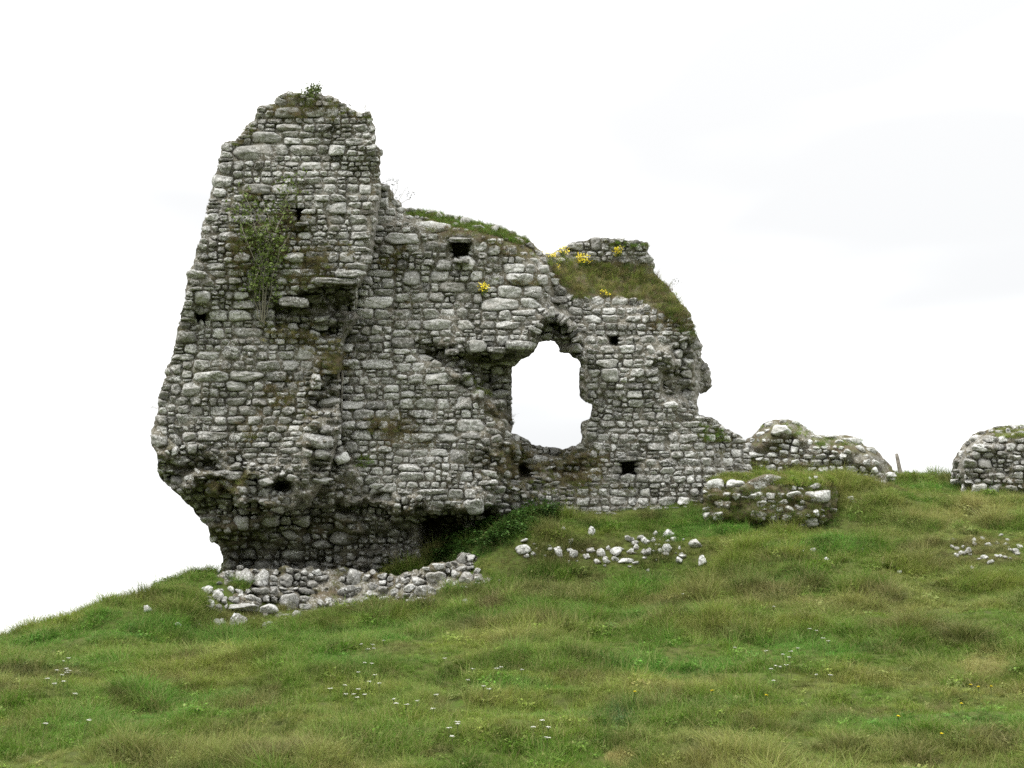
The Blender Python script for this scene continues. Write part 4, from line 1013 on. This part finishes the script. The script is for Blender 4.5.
def ragwort(px_, py_, wpx, hpx, label, seed, Dm, heads):
    rg = np.random.default_rng(seed)
    d = float(sample(Dm, px_, py_)) - .1; s_ = d / F
    r_ = unproj(px_, py_ + hpx * .5, d); e_ = empty('ragwort', tuple(float(v) for v in r_)); tag(e_, label, 'flower', 'yellow ragwort on the wall head')
    sb, fb, lb = Bag(), Bag(), Bag()
    for q in range(int(heads * 1.7)):
        top = r_ + np.array([rg.uniform(-.5, .5) * wpx * s_, rg.uniform(-.10, .06), rg.uniform(.35, 1.05) * hpx * s_])
        mid = (r_ + top) / 2 + rg.normal(0, .015, 3); sb.add(*tube([r_, mid, top], .004, .003, 4))
        for _ in range(2): leaf(lb, mid + rg.normal(0, .02, 3), rg.normal(0, 1, 3), .07, .2, rg)
        for _ in range(6):                                        # daisy-like heads: disc of eight petals
            c0 = top + rg.normal(0, .032, 3); nrm = np.array([rg.normal(0, .4), -1 + rg.normal(0, .3), 1.0]); nrm /= np.linalg.norm(nrm)
            a_ = np.cross(nrm, [1, 0, .1]); a_ /= np.linalg.norm(a_); b2 = np.cross(nrm, a_)
            for k in range(8):
                t = 6.283 * k / 8; dd = math.cos(t) * a_ + math.sin(t) * b2; ss = -math.sin(t) * a_ + math.cos(t) * b2
                fb.add([c0, c0 + dd * .010 + ss * .005, c0 + dd * .017, c0 + dd * .010 - ss * .005], [[0, 1, 2, 3]])
    sb.build('stems', M_STEM, e_); lb.build('leaves', M_LEAF, e_); fb.build('flower_heads', M_YEL, e_)
ragwort(584, 260, 14, 12, 'largest yellow flower clump, middle of the turf below the little parapet', 1, D, 16)
ragwort(563, 252, 14, 12, 'yellow flowers at the left end of the little parapet', 2, D, 9)
ragwort(550, 257, 12, 12, 'pale yellow flowers leftmost on the turf of the wall head', 3, D, 8)
ragwort(618, 252, 9, 10, 'yellow flowers in front of the right half of the little parapet', 4, D, 10)
ragwort(484, 289, 9, 8, 'lone yellow flower tuft on the face of the curtain wall', 5, D, 9)
ragwort(605, 294, 7, 6, 'small dull yellow flowers low on the wall head turf', 6, D, 4)
ragwort(557, 268, 6, 6, 'orange yellow flower sprig below the leftmost flowers', 7, D, 3)

def wildflower(px_, py_, label, group, seed, mat=M_WPET, r=.02):
    g = ground_hit(px_, py_ + 2)
    if g is None: return
    rg = np.random.default_rng(seed); hgt = rg.uniform(.17, .26)
    e_ = empty('wildflower', tuple(float(v) for v in g)); tag(e_, label, 'flower', group)
    sb, fb = Bag(), Bag()
    top = g + np.array([rg.normal(0, .02), rg.normal(0, .02), hgt]); sb.add(*tube([g, (g + top) / 2 + rg.normal(0, .008, 3), top], .003, .002, 4))
    for _ in range(14):
        a = rg.uniform(0, 6.283); q = r * math.sqrt(rg.random()); c0 = top + np.array([q * math.cos(a), q * math.sin(a), rg.uniform(0, .010)])
        if rg.random() < .3: sb.add(*tube([top - [0, 0, .04], c0], .0015, .001, 3))
        for k in range(5):
            t = 6.283 * k / 5; dd = np.array([math.cos(t), math.sin(t) - .25, .35]); dd /= np.linalg.norm(dd); ss = np.array([-math.sin(t), math.cos(t), .1])
            fb.add([c0, c0 + dd * .005 + ss * .004, c0 + dd * .010, c0 + dd * .005 - ss * .004], [[0, 1, 2, 3]])
    sb.build('stem', M_STEM, e_); fb.build('flower_head', mat, e_)
FL = {'white wildflowers at the lower left': [(61, 676), (67, 678), (65, 683), (60, 693), (66, 690), (46, 697), (62, 696), (55, 704), (84, 742), (42, 749), (57, 686), (67, 689), (73, 712)],
      'white wildflowers left of centre': [(363, 659), (370, 661), (374, 663), (383, 659), (368, 666), (363, 683), (370, 683), (360, 688), (372, 692), (368, 700), (381, 700), (331, 704), (361, 709), (356, 712), (366, 713), (352, 722), (345, 715), (394, 717), (404, 724), (400, 727), (416, 717), (434, 717), (436, 730), (341, 706)],
      'white wildflowers at bottom centre': [(450, 750), (454, 747), (459, 750), (455, 758), (447, 673), (470, 689), (467, 696), (496, 687), (502, 684), (482, 706), (487, 710), (538, 756), (543, 749), (549, 754), (548, 758), (500, 592)],
      'white wildflowers on the right': [(783, 669), (789, 670), (776, 686), (782, 683), (787, 685), (773, 691), (771, 697), (818, 649), (824, 655), (829, 655), (816, 698), (832, 699), (765, 669), (733, 662), (774, 622), (813, 647), (800, 669), (792, 679), (682, 606), (520, 685)]}
s_ = 0
for gname, L_ in FL.items():
    for (x, y) in L_: wildflower(x, y, 'small white flower head among the ' + gname.replace('white ', ''), gname, 700 + s_, r=.017 + .010 * ((s_ * 37) % 10) / 10); s_ += 1
for (x, y) in [(977, 709), (981, 709), (963, 725), (992, 706), (767, 715), (712, 712), (896, 740), (945, 755), (635, 710)]:
    wildflower(x, y, 'small yellow wildflower in the grass at the lower right', 'yellow wildflowers at the lower right', 800 + s_, M_YEL, .012); s_ += 1
